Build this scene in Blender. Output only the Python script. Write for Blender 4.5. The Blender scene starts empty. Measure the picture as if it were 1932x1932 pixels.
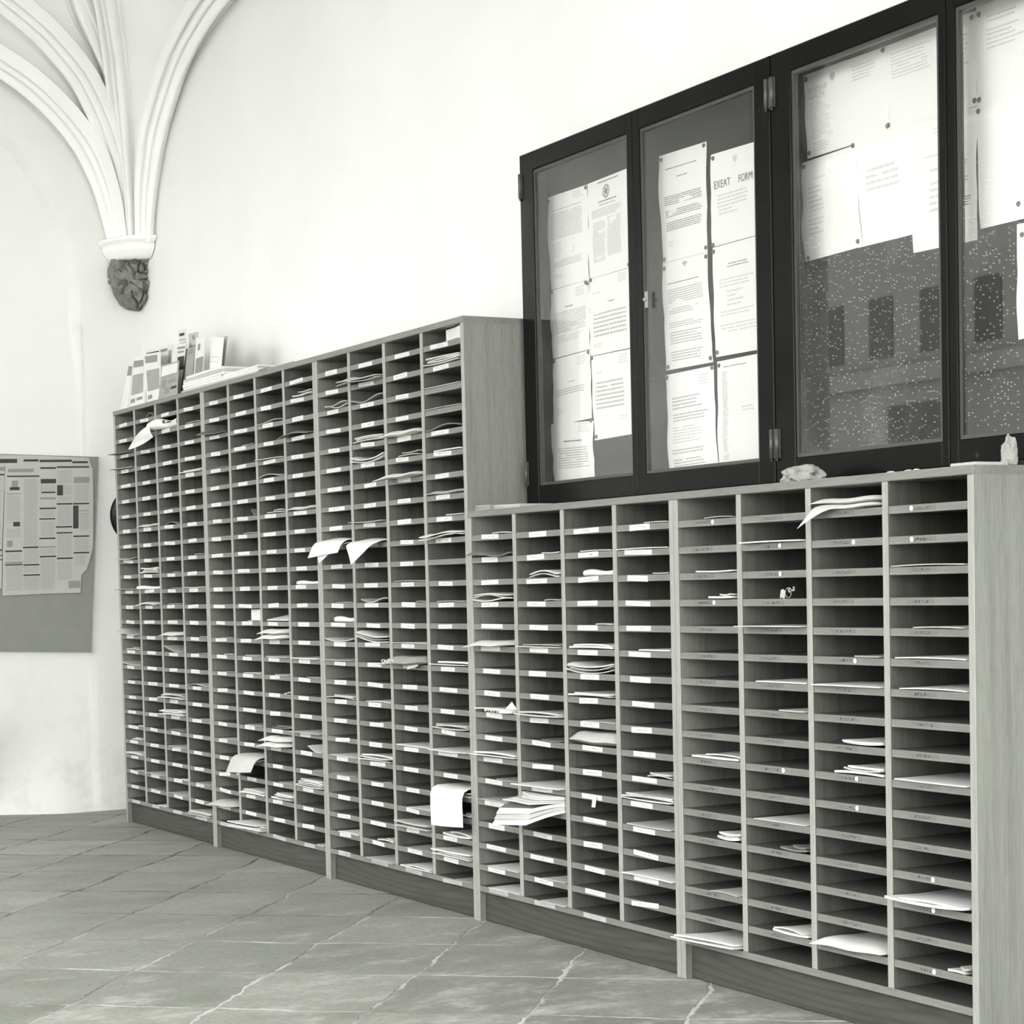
import bpy, bmesh, math, random
from mathutils import Vector, Matrix, noise
random.seed(7)
sc = bpy.context.scene
COL = sc.collection

# ------------------------------------------------------------------ camera
cam_d = bpy.data.cameras.new('camera'); cam = bpy.data.objects.new('camera', cam_d); COL.objects.link(cam)
sc.camera = cam
F_PX, CX, CY = 3791.6, 964.46, 1312.49
right = Vector((0.48883, 0.87207, -0.02297)); down = Vector((0.03616, -0.04655, -0.99826))
fwd = right.cross(down)          # x cross y-down = forward
M = Matrix((right, -down, -fwd)).transposed().to_4x4(); M.translation = Vector((9.969, -3.285, 1.165))
cam.matrix_world = M
cam_d.sensor_fit = 'HORIZONTAL'; cam_d.sensor_width = 36.0
cam_d.lens = F_PX / 1932 * 36.0
cam_d.shift_x = (966 - CX) / 1932; cam_d.shift_y = (CY - 966) / 1932
cam_d.clip_start = 0.05; cam_d.clip_end = 200

# ------------------------------------------------------------------ daylight
world = bpy.data.worlds.new('sky'); sc.world = world; world.use_nodes = True
bg = world.node_tree.nodes['Background']; bg.inputs[0].default_value = (1.0, 1.0, 0.995, 1); bg.inputs[1].default_value = 7.5
sc.view_settings.view_transform = 'Standard'; sc.view_settings.look = 'None'
sc.view_settings.exposure = 0.24; sc.view_settings.gamma = 1.0; sc.view_settings.use_curve_mapping = False
sc.cycles.max_bounces = 10; sc.cycles.diffuse_bounces = 6; sc.cycles.transparent_max_bounces = 16
sc.cycles.sample_clamp_indirect = 8; sc.cycles.use_denoising = True; sc.cycles.caustics_reflective = False

# ------------------------------------------------------------------ materials
def tint(v):
    """neutral print tone with the slightly warm green cast of the photograph"""
    k = min(1, v / .85); return (v * (.970 + .026 * k), v, v * (.895 + .090 * k), 1)

def new_mat(name, v=.5, rough=.7, spec=.3):
    m = bpy.data.materials.new(name); m.use_nodes = True
    b = m.node_tree.nodes['Principled BSDF']
    b.inputs['Base Color'].default_value = tint(v); b.inputs['Roughness'].default_value = rough
    b.inputs['Specular IOR Level'].default_value = spec
    return m, m.node_tree.nodes, m.node_tree.links, b

def ramp(nodes, stops):
    r = nodes.new('ShaderNodeValToRGB'); e = r.color_ramp.elements
    while len(e) < len(stops): e.new(.5)
    for el, (p, v) in zip(e, stops): el.position = p; el.color = tint(v) if not isinstance(v, tuple) else v
    return r

def noise_tex(nodes, links, scale, mapping=(1, 1, 1), detail=4, coord='Object', rough=.55, dist=0):
    tc = nodes.new('ShaderNodeTexCoord'); mp = nodes.new('ShaderNodeMapping'); mp.inputs['Scale'].default_value = mapping
    n = nodes.new('ShaderNodeTexNoise'); n.inputs['Scale'].default_value = scale; n.inputs['Detail'].default_value = detail
    n.inputs['Roughness'].default_value = rough; n.inputs['Distortion'].default_value = dist
    links.new(tc.outputs[coord], mp.inputs['Vector']); links.new(mp.outputs[0], n.inputs['Vector'])
    return n, mp

def mix(nodes, links, a, b, fac, mode='MULTIPLY'):
    m = nodes.new('ShaderNodeMix'); m.data_type = 'RGBA'; m.blend_type = mode
    for sock, val in ((m.inputs[6], a), (m.inputs[7], b), (m.inputs[0], fac)):
        if hasattr(val, 'links'): links.new(val, sock)
        else: sock.default_value = val
    return m.outputs[2]

def bump(nodes, links, b, height, strength, dist=.01):
    bp = nodes.new('ShaderNodeBump'); bp.inputs['Strength'].default_value = strength; bp.inputs['Distance'].default_value = dist
    links.new(height, bp.inputs['Height']); links.new(bp.outputs[0], b.inputs['Normal'])

def plaster_mat(name, v, low):
    m, n, l, b = new_mat(name, v, .9, .15)
    n1, _ = noise_tex(n, l, 1.1, detail=6); r1 = ramp(n, [(.3, v * .93), (.65, v)])
    l.new(n1.outputs[0], r1.inputs[0])
    # grime rubbed into the plaster close to the floor
    n2, mp = noise_tex(n, l, 7, (1, 1, .8), detail=7, rough=.7); r2 = ramp(n, [(.36, low), (.52, 1.0)])
    l.new(n2.outputs[0], r2.inputs[0])
    tc = n.new('ShaderNodeTexCoord'); sx = n.new('ShaderNodeSeparateXYZ'); l.new(tc.outputs['Object'], sx.inputs[0])
    mr = n.new('ShaderNodeMapRange'); mr.inputs[1].default_value = .95; mr.inputs[2].default_value = .0
    mr.inputs[3].default_value = 0; mr.inputs[4].default_value = .6; l.new(sx.outputs[2], mr.inputs[0])
    c = mix(n, l, r1.outputs[0], r2.outputs[0], mr.outputs[0]); l.new(c, b.inputs['Base Color'])
    n3, _ = noise_tex(n, l, 24, detail=5); bump(n, l, b, n3.outputs[0], .25, .004)
    return m

def wood_mat(name, v, grain, axis, contrast=.35, rough=.55, rings=0):
    """veneer: long streaks along one axis, optional cathedral figure"""
    m, n, l, b = new_mat(name, v, rough, .3)
    mp3 = [grain, grain, grain]; mp3[axis] = grain * .035
    n1, _ = noise_tex(n, l, 1.0, mp3, detail=5, rough=.6, dist=.3)
    r1 = ramp(n, [(.32, v * (1 - contrast)), (.5, v), (.7, v * (1 + contrast * .45))]); l.new(n1.outputs[0], r1.inputs[0])
    fine = [grain * 7] * 3; fine[axis] = grain * .6
    n2, _ = noise_tex(n, l, 1.0, fine, detail=3); r2 = ramp(n, [(.3, .8), (.6, 1.0)]); l.new(n2.outputs[0], r2.inputs[0])
    c = mix(n, l, r1.outputs[0], r2.outputs[0], .8)
    if rings:
        tc = n.new('ShaderNodeTexCoord'); mp = n.new('ShaderNodeMapping')
        s = [5.0, .6, 5.0]; s[axis] = .42; mp.inputs['Scale'].default_value = s
        mp.inputs['Location'].default_value = (-3.1 if axis == 2 else -.25, 0, -.4 if axis == 2 else -.45)
        l.new(tc.outputs['Object'], mp.inputs[0])
        w = n.new('ShaderNodeTexWave'); w.wave_type = 'RINGS'; w.rings_direction = 'SPHERICAL'
        w.inputs['Scale'].default_value = 3.2; w.inputs['Distortion'].default_value = 1.6; w.inputs['Detail'].default_value = 2
        w.inputs['Detail Scale'].default_value = .8
        l.new(mp.outputs[0], w.inputs[0]); r3 = ramp(n, [(.0, .70), (.5, 1.0)]); l.new(w.outputs[0], r3.inputs[0])
        c = mix(n, l, c, r3.outputs[0], .8)
    l.new(c, b.inputs['Base Color'])
    return m

M_WALL = plaster_mat('white_plaster', .83, .80)
M_VAULT = plaster_mat('limewash_stone', .92, .9)
M_SIDE = wood_mat('teak_veneer_upright', .225, 26, 2, .22)
M_BACK = wood_mat('teak_back_panel', .045, 36, 2, .65, rings=.8)  # slot shade put into the colour, well below the outer teak
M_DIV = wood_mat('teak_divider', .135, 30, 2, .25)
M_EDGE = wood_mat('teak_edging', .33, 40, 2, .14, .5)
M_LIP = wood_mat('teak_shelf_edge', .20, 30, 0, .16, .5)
M_SHELF = wood_mat('teak_shelf_board', .075, 26, 0, .25)  # board darker than its lip: shade inside the slots in the colour
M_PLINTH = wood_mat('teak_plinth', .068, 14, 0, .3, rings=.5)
M_TOPB = wood_mat('teak_top_board', .205, 26, 0, .2)

def black_paint(name, scuff):
    m, n, l, b = new_mat(name, .008, .22, .10)
    n1, _ = noise_tex(n, l, 9, (1, 1, 1), detail=8, rough=.75); r = ramp(n, [(.0, .006), (.62, .006), (.80, scuff)])
    l.new(n1.outputs[0], r.inputs[0]); l.new(r.outputs[0], b.inputs['Base Color'])
    n2, _ = noise_tex(n, l, 5, detail=3); r2 = ramp(n, [(.3, (.16,) * 3 + (1,)), (.7, (.26,) * 3 + (1,))]); l.new(n2.outputs[0], r2.inputs[0])
    l.new(r2.outputs[0], b.inputs['Roughness'])
    return m
M_BLACK = black_paint('black_gloss_paint', .03)
M_RAIL = black_paint('black_paint_scuffed', .14)
M_BEAD = new_mat('paler_black_bead', .055, .4, .4)[0]  # bead a tone paler than the black door frames
M_BACKING = new_mat('dark_notice_board', .022, .9, .1)[0]
M_IRON = new_mat('dark_hinge_iron', .06, .35, .6)[0]
M_STEEL = new_mat('worn_steel', .30, .4, .6)[0]
M_PINHEAD = new_mat('pin_head', .13, .45, .5)[0]

def glass_mat(name, dusty):
    m = bpy.data.materials.new(name); m.use_nodes = True; n = m.node_tree.nodes; l = m.node_tree.links; n.clear()
    out = n.new('ShaderNodeOutputMaterial'); tr = n.new('ShaderNodeBsdfTransparent'); gl = n.new('ShaderNodeBsdfGlossy')
    tr.inputs[0].default_value = (.99, .99, .985, 1); gl.inputs['Roughness'].default_value = .012
    fr = n.new('ShaderNodeFresnel'); ge = n.new('ShaderNodeNewGeometry')
    pw = n.new('ShaderNodeMath'); pw.operation = 'POWER'; pw.inputs[0].default_value = 1.62
    sg = n.new('ShaderNodeMath'); sg.operation = 'MULTIPLY_ADD'; sg.inputs[1].default_value = -2; sg.inputs[2].default_value = 1
    l.new(ge.outputs['Backfacing'], sg.inputs[0]); l.new(sg.outputs[0], pw.inputs[1]); l.new(pw.outputs[0], fr.inputs[0])
    mx = n.new('ShaderNodeMixShader'); l.new(fr.outputs[0], mx.inputs[0]); l.new(tr.outputs[0], mx.inputs[1]); l.new(gl.outputs[0], mx.inputs[2])
    df = n.new('ShaderNodeBsdfDiffuse'); df.inputs[0].default_value = tint(.92)
    vo = n.new('ShaderNodeTexVoronoi'); tc = n.new('ShaderNodeTexCoord'); vo.inputs['Scale'].default_value = 85
    vo.voronoi_dimensions = '2D'; sp = n.new('ShaderNodeSeparateXYZ'); cm = n.new('ShaderNodeCombineXYZ'); l.new(tc.outputs['Object'], sp.inputs[0])
    l.new(sp.outputs[0], cm.inputs[0]); l.new(sp.outputs[2], cm.inputs[1]); l.new(cm.outputs[0], vo.inputs['Vector'])
    spot = n.new('ShaderNodeMapRange'); spot.inputs[1].default_value = .20; spot.inputs[2].default_value = .09
    spot.inputs[3].default_value = 0; spot.inputs[4].default_value = .18; l.new(vo.outputs['Distance'], spot.inputs[0])
    # only some cells carry a spatter of dirt
    cs = n.new('ShaderNodeSeparateColor'); l.new(vo.outputs['Color'], cs.inputs[0])
    gt = n.new('ShaderNodeMath'); gt.operation = 'GREATER_THAN'; nd = n.new('ShaderNodeTexNoise'); nd.inputs['Scale'].default_value = 2.4; nd.inputs['Detail'].default_value = 2; l.new(tc.outputs['Object'], nd.inputs[0])
    th = n.new('ShaderNodeMapRange'); th.inputs[1].default_value = .35; th.inputs[2].default_value = .7; th.inputs[3].default_value = 1 - dusty * .75; th.inputs[4].default_value = 1 - dusty; l.new(nd.outputs[0], th.inputs[0])
    hz = n.new('ShaderNodeMapRange'); hz.inputs[1].default_value = 2.02; hz.inputs[2].default_value = 2.3; hz.inputs[3].default_value = 0; hz.inputs[4].default_value = .4; l.new(sp.outputs[2], hz.inputs[0])
    hs = n.new('ShaderNodeMath'); hs.operation = 'ADD'; l.new(th.outputs[0], hs.inputs[0]); l.new(hz.outputs[0], hs.inputs[1])
    l.new(cs.outputs[0], gt.inputs[0]); l.new(hs.outputs[0], gt.inputs[1])
    mu = n.new('ShaderNodeMath'); mu.operation = 'MULTIPLY'; l.new(spot.outputs[0], mu.inputs[0]); l.new(gt.outputs[0], mu.inputs[1])
    ns = n.new('ShaderNodeTexNoise'); ns.inputs['Scale'].default_value = 3.0; ns.inputs['Detail'].default_value = 6; l.new(tc.outputs['Object'], ns.inputs[0])
    film = n.new('ShaderNodeMapRange'); film.inputs[1].default_value = .45; film.inputs[2].default_value = .8
    film.inputs[3].default_value = 0.0; film.inputs[4].default_value = .05 if dusty > .1 else .02; l.new(ns.outputs[0], film.inputs[0])
    ad = n.new('ShaderNodeMath'); ad.operation = 'ADD'; ad.use_clamp = True; l.new(mu.outputs[0], ad.inputs[0]); l.new(film.outputs[0], ad.inputs[1])
    m2 = n.new('ShaderNodeMixShader'); l.new(ad.outputs[0], m2.inputs[0]); l.new(mx.outputs[0], m2.inputs[1]); l.new(df.outputs[0], m2.inputs[2])
    l.new(m2.outputs[0], out.inputs[0])
    return m
M_GLASS = glass_mat('clear_glass', .012)
M_GLASS_D = glass_mat('spattered_glass', .40)

def paper_mat(name, v, var=.05):
    m, n, l, b = new_mat(name, v, .85, .2)
    n1, _ = noise_tex(n, l, 9, detail=4); r = ramp(n, [(.3, v * (1 - var)), (.7, v)]); l.new(n1.outputs[0], r.inputs[0])
    l.new(r.outputs[0], b.inputs['Base Color']); return m
PAPER = {'w': paper_mat('white_paper', .70, .09), 'l': paper_mat('off_white_paper', .50, .12), 'm': paper_mat('manila_paper', .34, .1), 'g': paper_mat('grey_buff_paper', .19, .15)}
M_INK = new_mat('printing_ink', .06, .9, .1)[0]
M_INK_L = new_mat('faint_typing', .68, .9, .1)[0]
M_INK_M = new_mat('grey_print', .26, .9, .1)[0]
M_TYPE = new_mat('grey_typing', .50, .9, .1)[0]
M_TYPED = new_mat('dark_typing', .22, .9, .1)[0]
M_NOTICE = paper_mat('notice_paper', .93, .02)
M_NEWS = paper_mat('newsprint', .46, .08)
M_NEWS_T = new_mat('newsprint_text_grey', .35, .9, .1)[0]
M_HARD = paper_mat('grey_hardboard', .255, .08)
M_NAME = None

def name_label_mat(name, base, ink, lo, hi):
    """small strip with a short illegible typed line across the middle"""
    m, n, l, b = new_mat(name, base, .8, .2)
    tc = n.new('ShaderNodeTexCoord'); oi = n.new('ShaderNodeObjectInfo')
    mp = n.new('ShaderNodeMapping'); mp.inputs['Scale'].default_value = (420, 1, 120)
    add = n.new('ShaderNodeVectorMath'); add.operation = 'ADD'
    l.new(tc.outputs['Object'], mp.inputs[0]); l.new(mp.outputs[0], add.inputs[0])
    cmb = n.new('ShaderNodeCombineXYZ'); mu = n.new('ShaderNodeMath'); mu.operation = 'MULTIPLY'; mu.inputs[1].default_value = 997
    l.new(oi.outputs['Random'], mu.inputs[0]); l.new(mu.outputs[0], cmb.inputs[1]); l.new(cmb.outputs[0], add.inputs[1])
    w = n.new('ShaderNodeTexNoise'); w.inputs['Scale'].default_value = 1; w.inputs['Detail'].default_value = 1; l.new(add.outputs[0], w.inputs[0])
    r = ramp(n, [(.40, (1, 1, 1, 1)), (.46, (0, 0, 0, 1))]); l.new(w.outputs[0], r.inputs[0])
    sx = n.new('ShaderNodeSeparateXYZ'); l.new(tc.outputs['Object'], sx.inputs[0])
    def band(sock, half):
        a = n.new('ShaderNodeMath'); a.operation = 'ABSOLUTE'; l.new(sock, a.inputs[0])
        c = n.new('ShaderNodeMath'); c.operation = 'LESS_THAN'; c.inputs[1].default_value = half; l.new(a.outputs[0], c.inputs[0]); return c.outputs[0]
    bz = band(sx.outputs[2], lo); bx = band(sx.outputs[0], hi)
    m1 = n.new('ShaderNodeMath'); m1.operation = 'MULTIPLY'; l.new(bz, m1.inputs[0]); l.new(bx, m1.inputs[1])
    m2 = n.new('ShaderNodeMath'); m2.operation = 'MULTIPLY'; l.new(m1.outputs[0], m2.inputs[0]); l.new(r.outputs[0], m2.inputs[1])
    c = mix(n, l, tint(base), tint(ink), m2.outputs[0], 'MIX'); l.new(c, b.inputs['Base Color'])
    return m
M_NAME = name_label_mat('white_name_label', .62, .30, .0030, .034)
M_STRIP = name_label_mat('clear_name_strip', .172, .03, .0035, .030)
M_DOT = new_mat('white_dot', .85, .8, .2)[0]

def floor_mat():
    m, n, l, b = new_mat('worn_flagstones', .25, .62, .35)
    tc = n.new('ShaderNodeTexCoord')
    nd = n.new('ShaderNodeTexNoise'); nd.inputs['Scale'].default_value = 3.2; nd.inputs['Detail'].default_value = 5; l.new(tc.outputs['Object'], nd.inputs[0])
    sub = n.new('ShaderNodeVectorMath'); sub.operation = 'SUBTRACT'; sub.inputs[1].default_value = (.5, .5, .5); l.new(nd.outputs['Color'], sub.inputs[0])
    scl = n.new('ShaderNodeVectorMath'); scl.operation = 'SCALE'; scl.inputs['Scale'].default_value = .085; l.new(sub.outputs[0], scl.inputs[0])
    ne = n.new('ShaderNodeTexNoise'); ne.inputs['Scale'].default_value = 22; ne.inputs['Detail'].default_value = 4; l.new(tc.outputs['Object'], ne.inputs[0])
    sube = n.new('ShaderNodeVectorMath'); sube.operation = 'SUBTRACT'; sube.inputs[1].default_value = (.5, .5, .5); l.new(ne.outputs['Color'], sube.inputs[0])
    scle = n.new('ShaderNodeVectorMath'); scle.operation = 'SCALE'; scle.inputs['Scale'].default_value = .022; l.new(sube.outputs[0], scle.inputs[0])
    add0 = n.new('ShaderNodeVectorMath'); add0.operation = 'ADD'; l.new(tc.outputs['Object'], add0.inputs[0]); l.new(scl.outputs[0], add0.inputs[1])
    add = n.new('ShaderNodeVectorMath'); add.operation = 'ADD'; l.new(add0.outputs[0], add.inputs[0]); l.new(scle.outputs[0], add.inputs[1])
    def axis(vec, off, pitch):
        d = n.new('ShaderNodeVectorMath'); d.operation = 'DOT_PRODUCT'; d.inputs[1].default_value = vec; l.new(add.outputs[0], d.inputs[0])
        a = n.new('ShaderNodeMath'); a.operation = 'MULTIPLY_ADD'; a.inputs[1].default_value = 1 / pitch; a.inputs[2].default_value = -off / pitch + 100; l.new(d.outputs['Value'], a.inputs[0])
        fl = n.new('ShaderNodeMath'); fl.operation = 'FLOOR'; l.new(a.outputs[0], fl.inputs[0])
        pp = n.new('ShaderNodeMath'); pp.operation = 'PINGPONG'; pp.inputs[1].default_value = .5; l.new(a.outputs[0], pp.inputs[0])
        mm = n.new('ShaderNodeMath'); mm.operation = 'MULTIPLY'; mm.inputs[1].default_value = pitch; l.new(pp.outputs[0], mm.inputs[0])
        return mm.outputs[0], fl.outputs[0]
    du, fu = axis((.756, -.655, 0), 3.345, .521); dv, fv = axis((.655, .756, 0), 2.076, .447)
    mn = n.new('ShaderNodeMath'); mn.operation = 'MINIMUM'; l.new(du, mn.inputs[0]); l.new(dv, mn.inputs[1])
    jw = n.new('ShaderNodeMapRange'); jw.inputs[1].default_value = .0075; jw.inputs[2].default_value = .002
    nb = n.new('ShaderNodeTexNoise'); nb.inputs['Scale'].default_value = 6; nb.inputs['Detail'].default_value = 6; nb.inputs['Roughness'].default_value = .7; l.new(tc.outputs['Object'], nb.inputs[0])
    br = n.new('ShaderNodeMapRange'); br.inputs[1].default_value = .40; br.inputs[2].default_value = .64; br.inputs[3].default_value = .004; br.inputs[4].default_value = -.006; l.new(nb.outputs[0], br.inputs[0])
    ab = n.new('ShaderNodeMath'); ab.operation = 'ADD'; l.new(mn.outputs[0], ab.inputs[0]); l.new(br.outputs[0], ab.inputs[1]); l.new(ab.outputs[0], jw.inputs[0])
    # joint colour: pale mortar where feet have cleaned it, dark dirt elsewhere
    nj = n.new('ShaderNodeTexNoise'); nj.inputs['Scale'].default_value = 1.5; nj.inputs['Detail'].default_value = 5; l.new(tc.outputs['Object'], nj.inputs[0])
    sx = n.new('ShaderNodeSeparateXYZ'); l.new(tc.outputs['Object'], sx.inputs[0])
    gx = n.new('ShaderNodeMapRange'); gx.inputs[1].default_value = 1.2; gx.inputs[2].default_value = 5.2; gx.inputs[3].default_value = -.18; gx.inputs[4].default_value = .20; l.new(sx.outputs[0], gx.inputs[0])
    aj = n.new('ShaderNodeMath'); aj.operation = 'ADD'; l.new(nj.outputs[0], aj.inputs[0]); l.new(gx.outputs[0], aj.inputs[1])
    rj = ramp(n, [(.44, .08), (.54, .26), (.66, .50)]); l.new(aj.outputs[0], rj.inputs[0])
    # stone colour
    cb = n.new('ShaderNodeCombineXYZ'); l.new(fu, cb.inputs[0]); l.new(fv, cb.inputs[1])
    wn = n.new('ShaderNodeTexWhiteNoise'); wn.noise_dimensions = '2D'; l.new(cb.outputs[0], wn.inputs['Vector'])
    rs = ramp(n, [(0, .225), (1, .30)]); l.new(wn.outputs['Value'], rs.inputs[0])
    mp = n.new('ShaderNodeMapping'); mp.inputs['Rotation'].default_value = (0, 0, .86); mp.inputs['Scale'].default_value = (3.4, 2.2, 1); l.new(tc.outputs['Object'], mp.inputs[0])
    n1 = n.new('ShaderNodeTexNoise'); n1.inputs['Scale'].default_value = 1; n1.inputs['Detail'].default_value = 8; n1.inputs['Roughness'].default_value = .65; l.new(mp.outputs[0], n1.inputs[0])
    r1 = ramp(n, [(.3, .74), (.5, .96), (.72, 1.14)]); l.new(n1.outputs[0], r1.inputs[0])
    c = mix(n, l, rs.outputs[0], r1.outputs[0], 1.0)
    ng = n.new('ShaderNodeTexNoise'); ng.inputs['Scale'].default_value = 46; ng.inputs['Detail'].default_value = 6; ng.inputs['Roughness'].default_value = .75; l.new(tc.outputs['Object'], ng.inputs[0])
    rg = ramp(n, [(.30, .72), (.5, 1.0), (.72, 1.25)]); l.new(ng.outputs[0], rg.inputs[0]); c = mix(n, l, c, rg.outputs[0], .8)
    # pale scuffs, most of them in the walked strip along the pigeonholes
    n2 = n.new('ShaderNodeTexNoise'); n2.inputs['Scale'].default_value = 2.0; n2.inputs['Detail'].default_value = 9; n2.inputs['Roughness'].default_value = .72; l.new(mp.outputs[0], n2.inputs[0])
    a2 = n.new('ShaderNodeMath'); a2.operation = 'MULTIPLY_ADD'; a2.inputs[1].default_value = .5; l.new(gx.outputs[0], a2.inputs[0]); l.new(n2.outputs[0], a2.inputs[2])
    r2 = n.new('ShaderNodeMapRange'); r2.inputs[1].default_value = .60; r2.inputs[2].default_value = .78; r2.inputs[4].default_value = .8; l.new(a2.outputs[0], r2.inputs[0])
    c = mix(n, l, c, tint(.48), r2.outputs[0], 'MIX')
    c = mix(n, l, c, rj.outputs[0], jw.outputs[0], 'MIX')
    l.new(c, b.inputs['Base Color'])
    inv = n.new('ShaderNodeMath'); inv.operation = 'MULTIPLY_ADD'; inv.inputs[1].default_value = -1; inv.inputs[2].default_value = 1; l.new(jw.outputs[0], inv.inputs[0])
    hs = n.new('ShaderNodeMath'); hs.operation = 'MULTIPLY_ADD'; hs.inputs[1].default_value = .6; l.new(n1.outputs[0], hs.inputs[0]); l.new(inv.outputs[0], hs.inputs[2])
    bump(n, l, b, hs.outputs[0], .5, .006)
    return m
M_FLOOR = floor_mat()

def carved_mat():
    m, n, l, b = new_mat('weathered_carved_stone', .16, .95, .1)
    n1, _ = noise_tex(n, l, 30, detail=6); r = ramp(n, [(.3, .15), (.7, .25)]); l.new(n1.outputs[0], r.inputs[0]); l.new(r.outputs[0], b.inputs['Base Color'])
    bump(n, l, b, n1.outputs[0], .5, .004); return m
M_CARVED = carved_mat()

# ------------------------------------------------------------------ mesh helpers
class MB:
    def __init__(s): s.v = []; s.f = []; s.m = []; s.sm = []
    def face(s, idx, mi=0, smooth=False): s.f.append(idx); s.m.append(mi); s.sm.append(smooth)
    def add(s, verts, faces, mi=0, smooth=False):
        o = len(s.v); s.v += [tuple(p) for p in verts]
        for f in faces: s.face([o + i for i in f], mi, smooth)
    def box(s, x0, x1, y0, y1, z0, z1, mi=0, front=None):
        v = [(x0, y0, z0), (x1, y0, z0), (x1, y1, z0), (x0, y1, z0), (x0, y0, z1), (x1, y0, z1), (x1, y1, z1), (x0, y1, z1)]
        o = len(s.v); s.v += v
        for k, f in enumerate([(0, 1, 5, 4), (1, 2, 6, 5), (2, 3, 7, 6), (3, 0, 4, 7), (4, 5, 6, 7), (3, 2, 1, 0)]):
            s.face([o + i for i in f], (front if (k == 0 and front is not None) else mi))
    def cbox(s, x0, x1, y0, y1, z0, z1, c=.0015, mi=0, front=None):
        """box with chamfered front arrises"""
        A = [(x0, z0), (x1, z0), (x1, z1), (x0, z1)]; Bq = [(x0 + c, z0 + c), (x1 - c, z0 + c), (x1 - c, z1 - c), (x0 + c, z1 - c)]
        o = len(s.v)
        s.v += [(x, y1, z) for x, z in A] + [(x, y0 + c, z) for x, z in A] + [(x, y0, z) for x, z in Bq]
        for i in range(4):
            j = (i + 1) % 4
            s.face([o + 4 + i, o + 4 + j, o + j, o + i][::-1], mi); s.face([o + 8 + i, o + 8 + j, o + 4 + j, o + 4 + i][::-1], mi if front is None else front)
        s.face([o + 8, o + 9, o + 10, o + 11], mi if front is None else front); s.face([o + 3, o + 2, o + 1, o], mi)
    def quad(s, a, b, c, d, mi=0): s.add([a, b, c, d], [(0, 1, 2, 3)], mi)
    def grid(s, P, mi=0, smooth=True, flip=False):
        nu = len(P); nv = len(P[0]); o = len(s.v)
        for row in P: s.v += [tuple(p) for p in row]
        for i in range(nu - 1):
            for j in range(nv - 1):
                f = [o + i * nv + j, o + (i + 1) * nv + j, o + (i + 1) * nv + j + 1, o + i * nv + j + 1]
                s.face(f[::-1] if flip else f, mi, smooth)
    def slab(s, P, Q, mi=0, smooth=True):
        """closed sheet between two equal grids"""
        s.grid(P, mi, smooth); s.grid(Q, mi, smooth, True)
        nu, nv = len(P), len(P[0])
        ring = [(0, j) for j in range(nv)] + [(i, nv - 1) for i in range(1, nu)] + [(nu - 1, j) for j in range(nv - 2, -1, -1)] + [(i, 0) for i in range(nu - 2, 0, -1)]
        n = len(ring); o = len(s.v)
        s.v += [tuple(P[i][j]) for i, j in ring] + [tuple(Q[i][j]) for i, j in ring]
        for k in range(n): s.face([o + k, o + (k + 1) % n, o + n + (k + 1) % n, o + n + k], mi)
    def cyl(s, a, b, r, seg=12, mi=0, r2=None):
        a = Vector(a); b = Vector(b); d = (b - a).normalized(); u = d.orthogonal().normalized(); w = d.cross(u); r2 = r if r2 is None else r2
        o = len(s.v)
        for c, rr in ((a, r), (b, r2)):
            for k in range(seg):
                t = 2 * math.pi * k / seg; s.v.append(tuple(c + u * (rr * math.cos(t)) + w * (rr * math.sin(t))))
        for k in range(seg): s.face([o + k, o + (k + 1) % seg, o + seg + (k + 1) % seg, o + seg + k], mi, True)
        s.face([o + k for k in range(seg)][::-1], mi); s.face([o + seg + k for k in range(seg)], mi)
    def mesh(s, name, mats):
        me = bpy.data.meshes.new(name); me.from_pydata(s.v, [], s.f)
        for m in (mats if isinstance(mats, (list, tuple)) else [mats]): me.materials.append(m)
        me.polygons.foreach_set('material_index', s.m); me.polygons.foreach_set('use_smooth', s.sm)
        me.validate(); me.update(); return me
    def build(s, name, mats, parent=None, loc=(0, 0, 0)): return obj(name, s.mesh(name, mats), parent, loc)

def obj(name, data, parent=None, loc=(0, 0, 0)):
    o = bpy.data.objects.new(name, data); COL.objects.link(o); o.location = loc
    if parent: o.parent = parent
    return o
def tag(o, label, cat, group=None):
    o['label'] = label; o['category'] = cat
    if group: o['group'] = group
    return o
def thing(name, label, cat, loc=(0, 0, 0), group=None): return tag(obj(name, None, None, loc), label, cat, group)
def struct(o): o['kind'] = 'structure'; return o

YW = .365     # face of the long wall
XL = -.600    # face of the end wall

# ------------------------------------------------------------------ the cloister walk: floor, walls, vault
mb = MB(); mb.quad((-4, -24, 0), (16, -24, 0), (16, YW + .2, 0), (-4, YW + .2, 0)); struct(mb.build('floor', M_FLOOR))
mb = MB(); mb.box(XL - .3, 16, YW, YW + .3, -.05, 5.0); struct(mb.build('wall_back', M_WALL))

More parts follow.
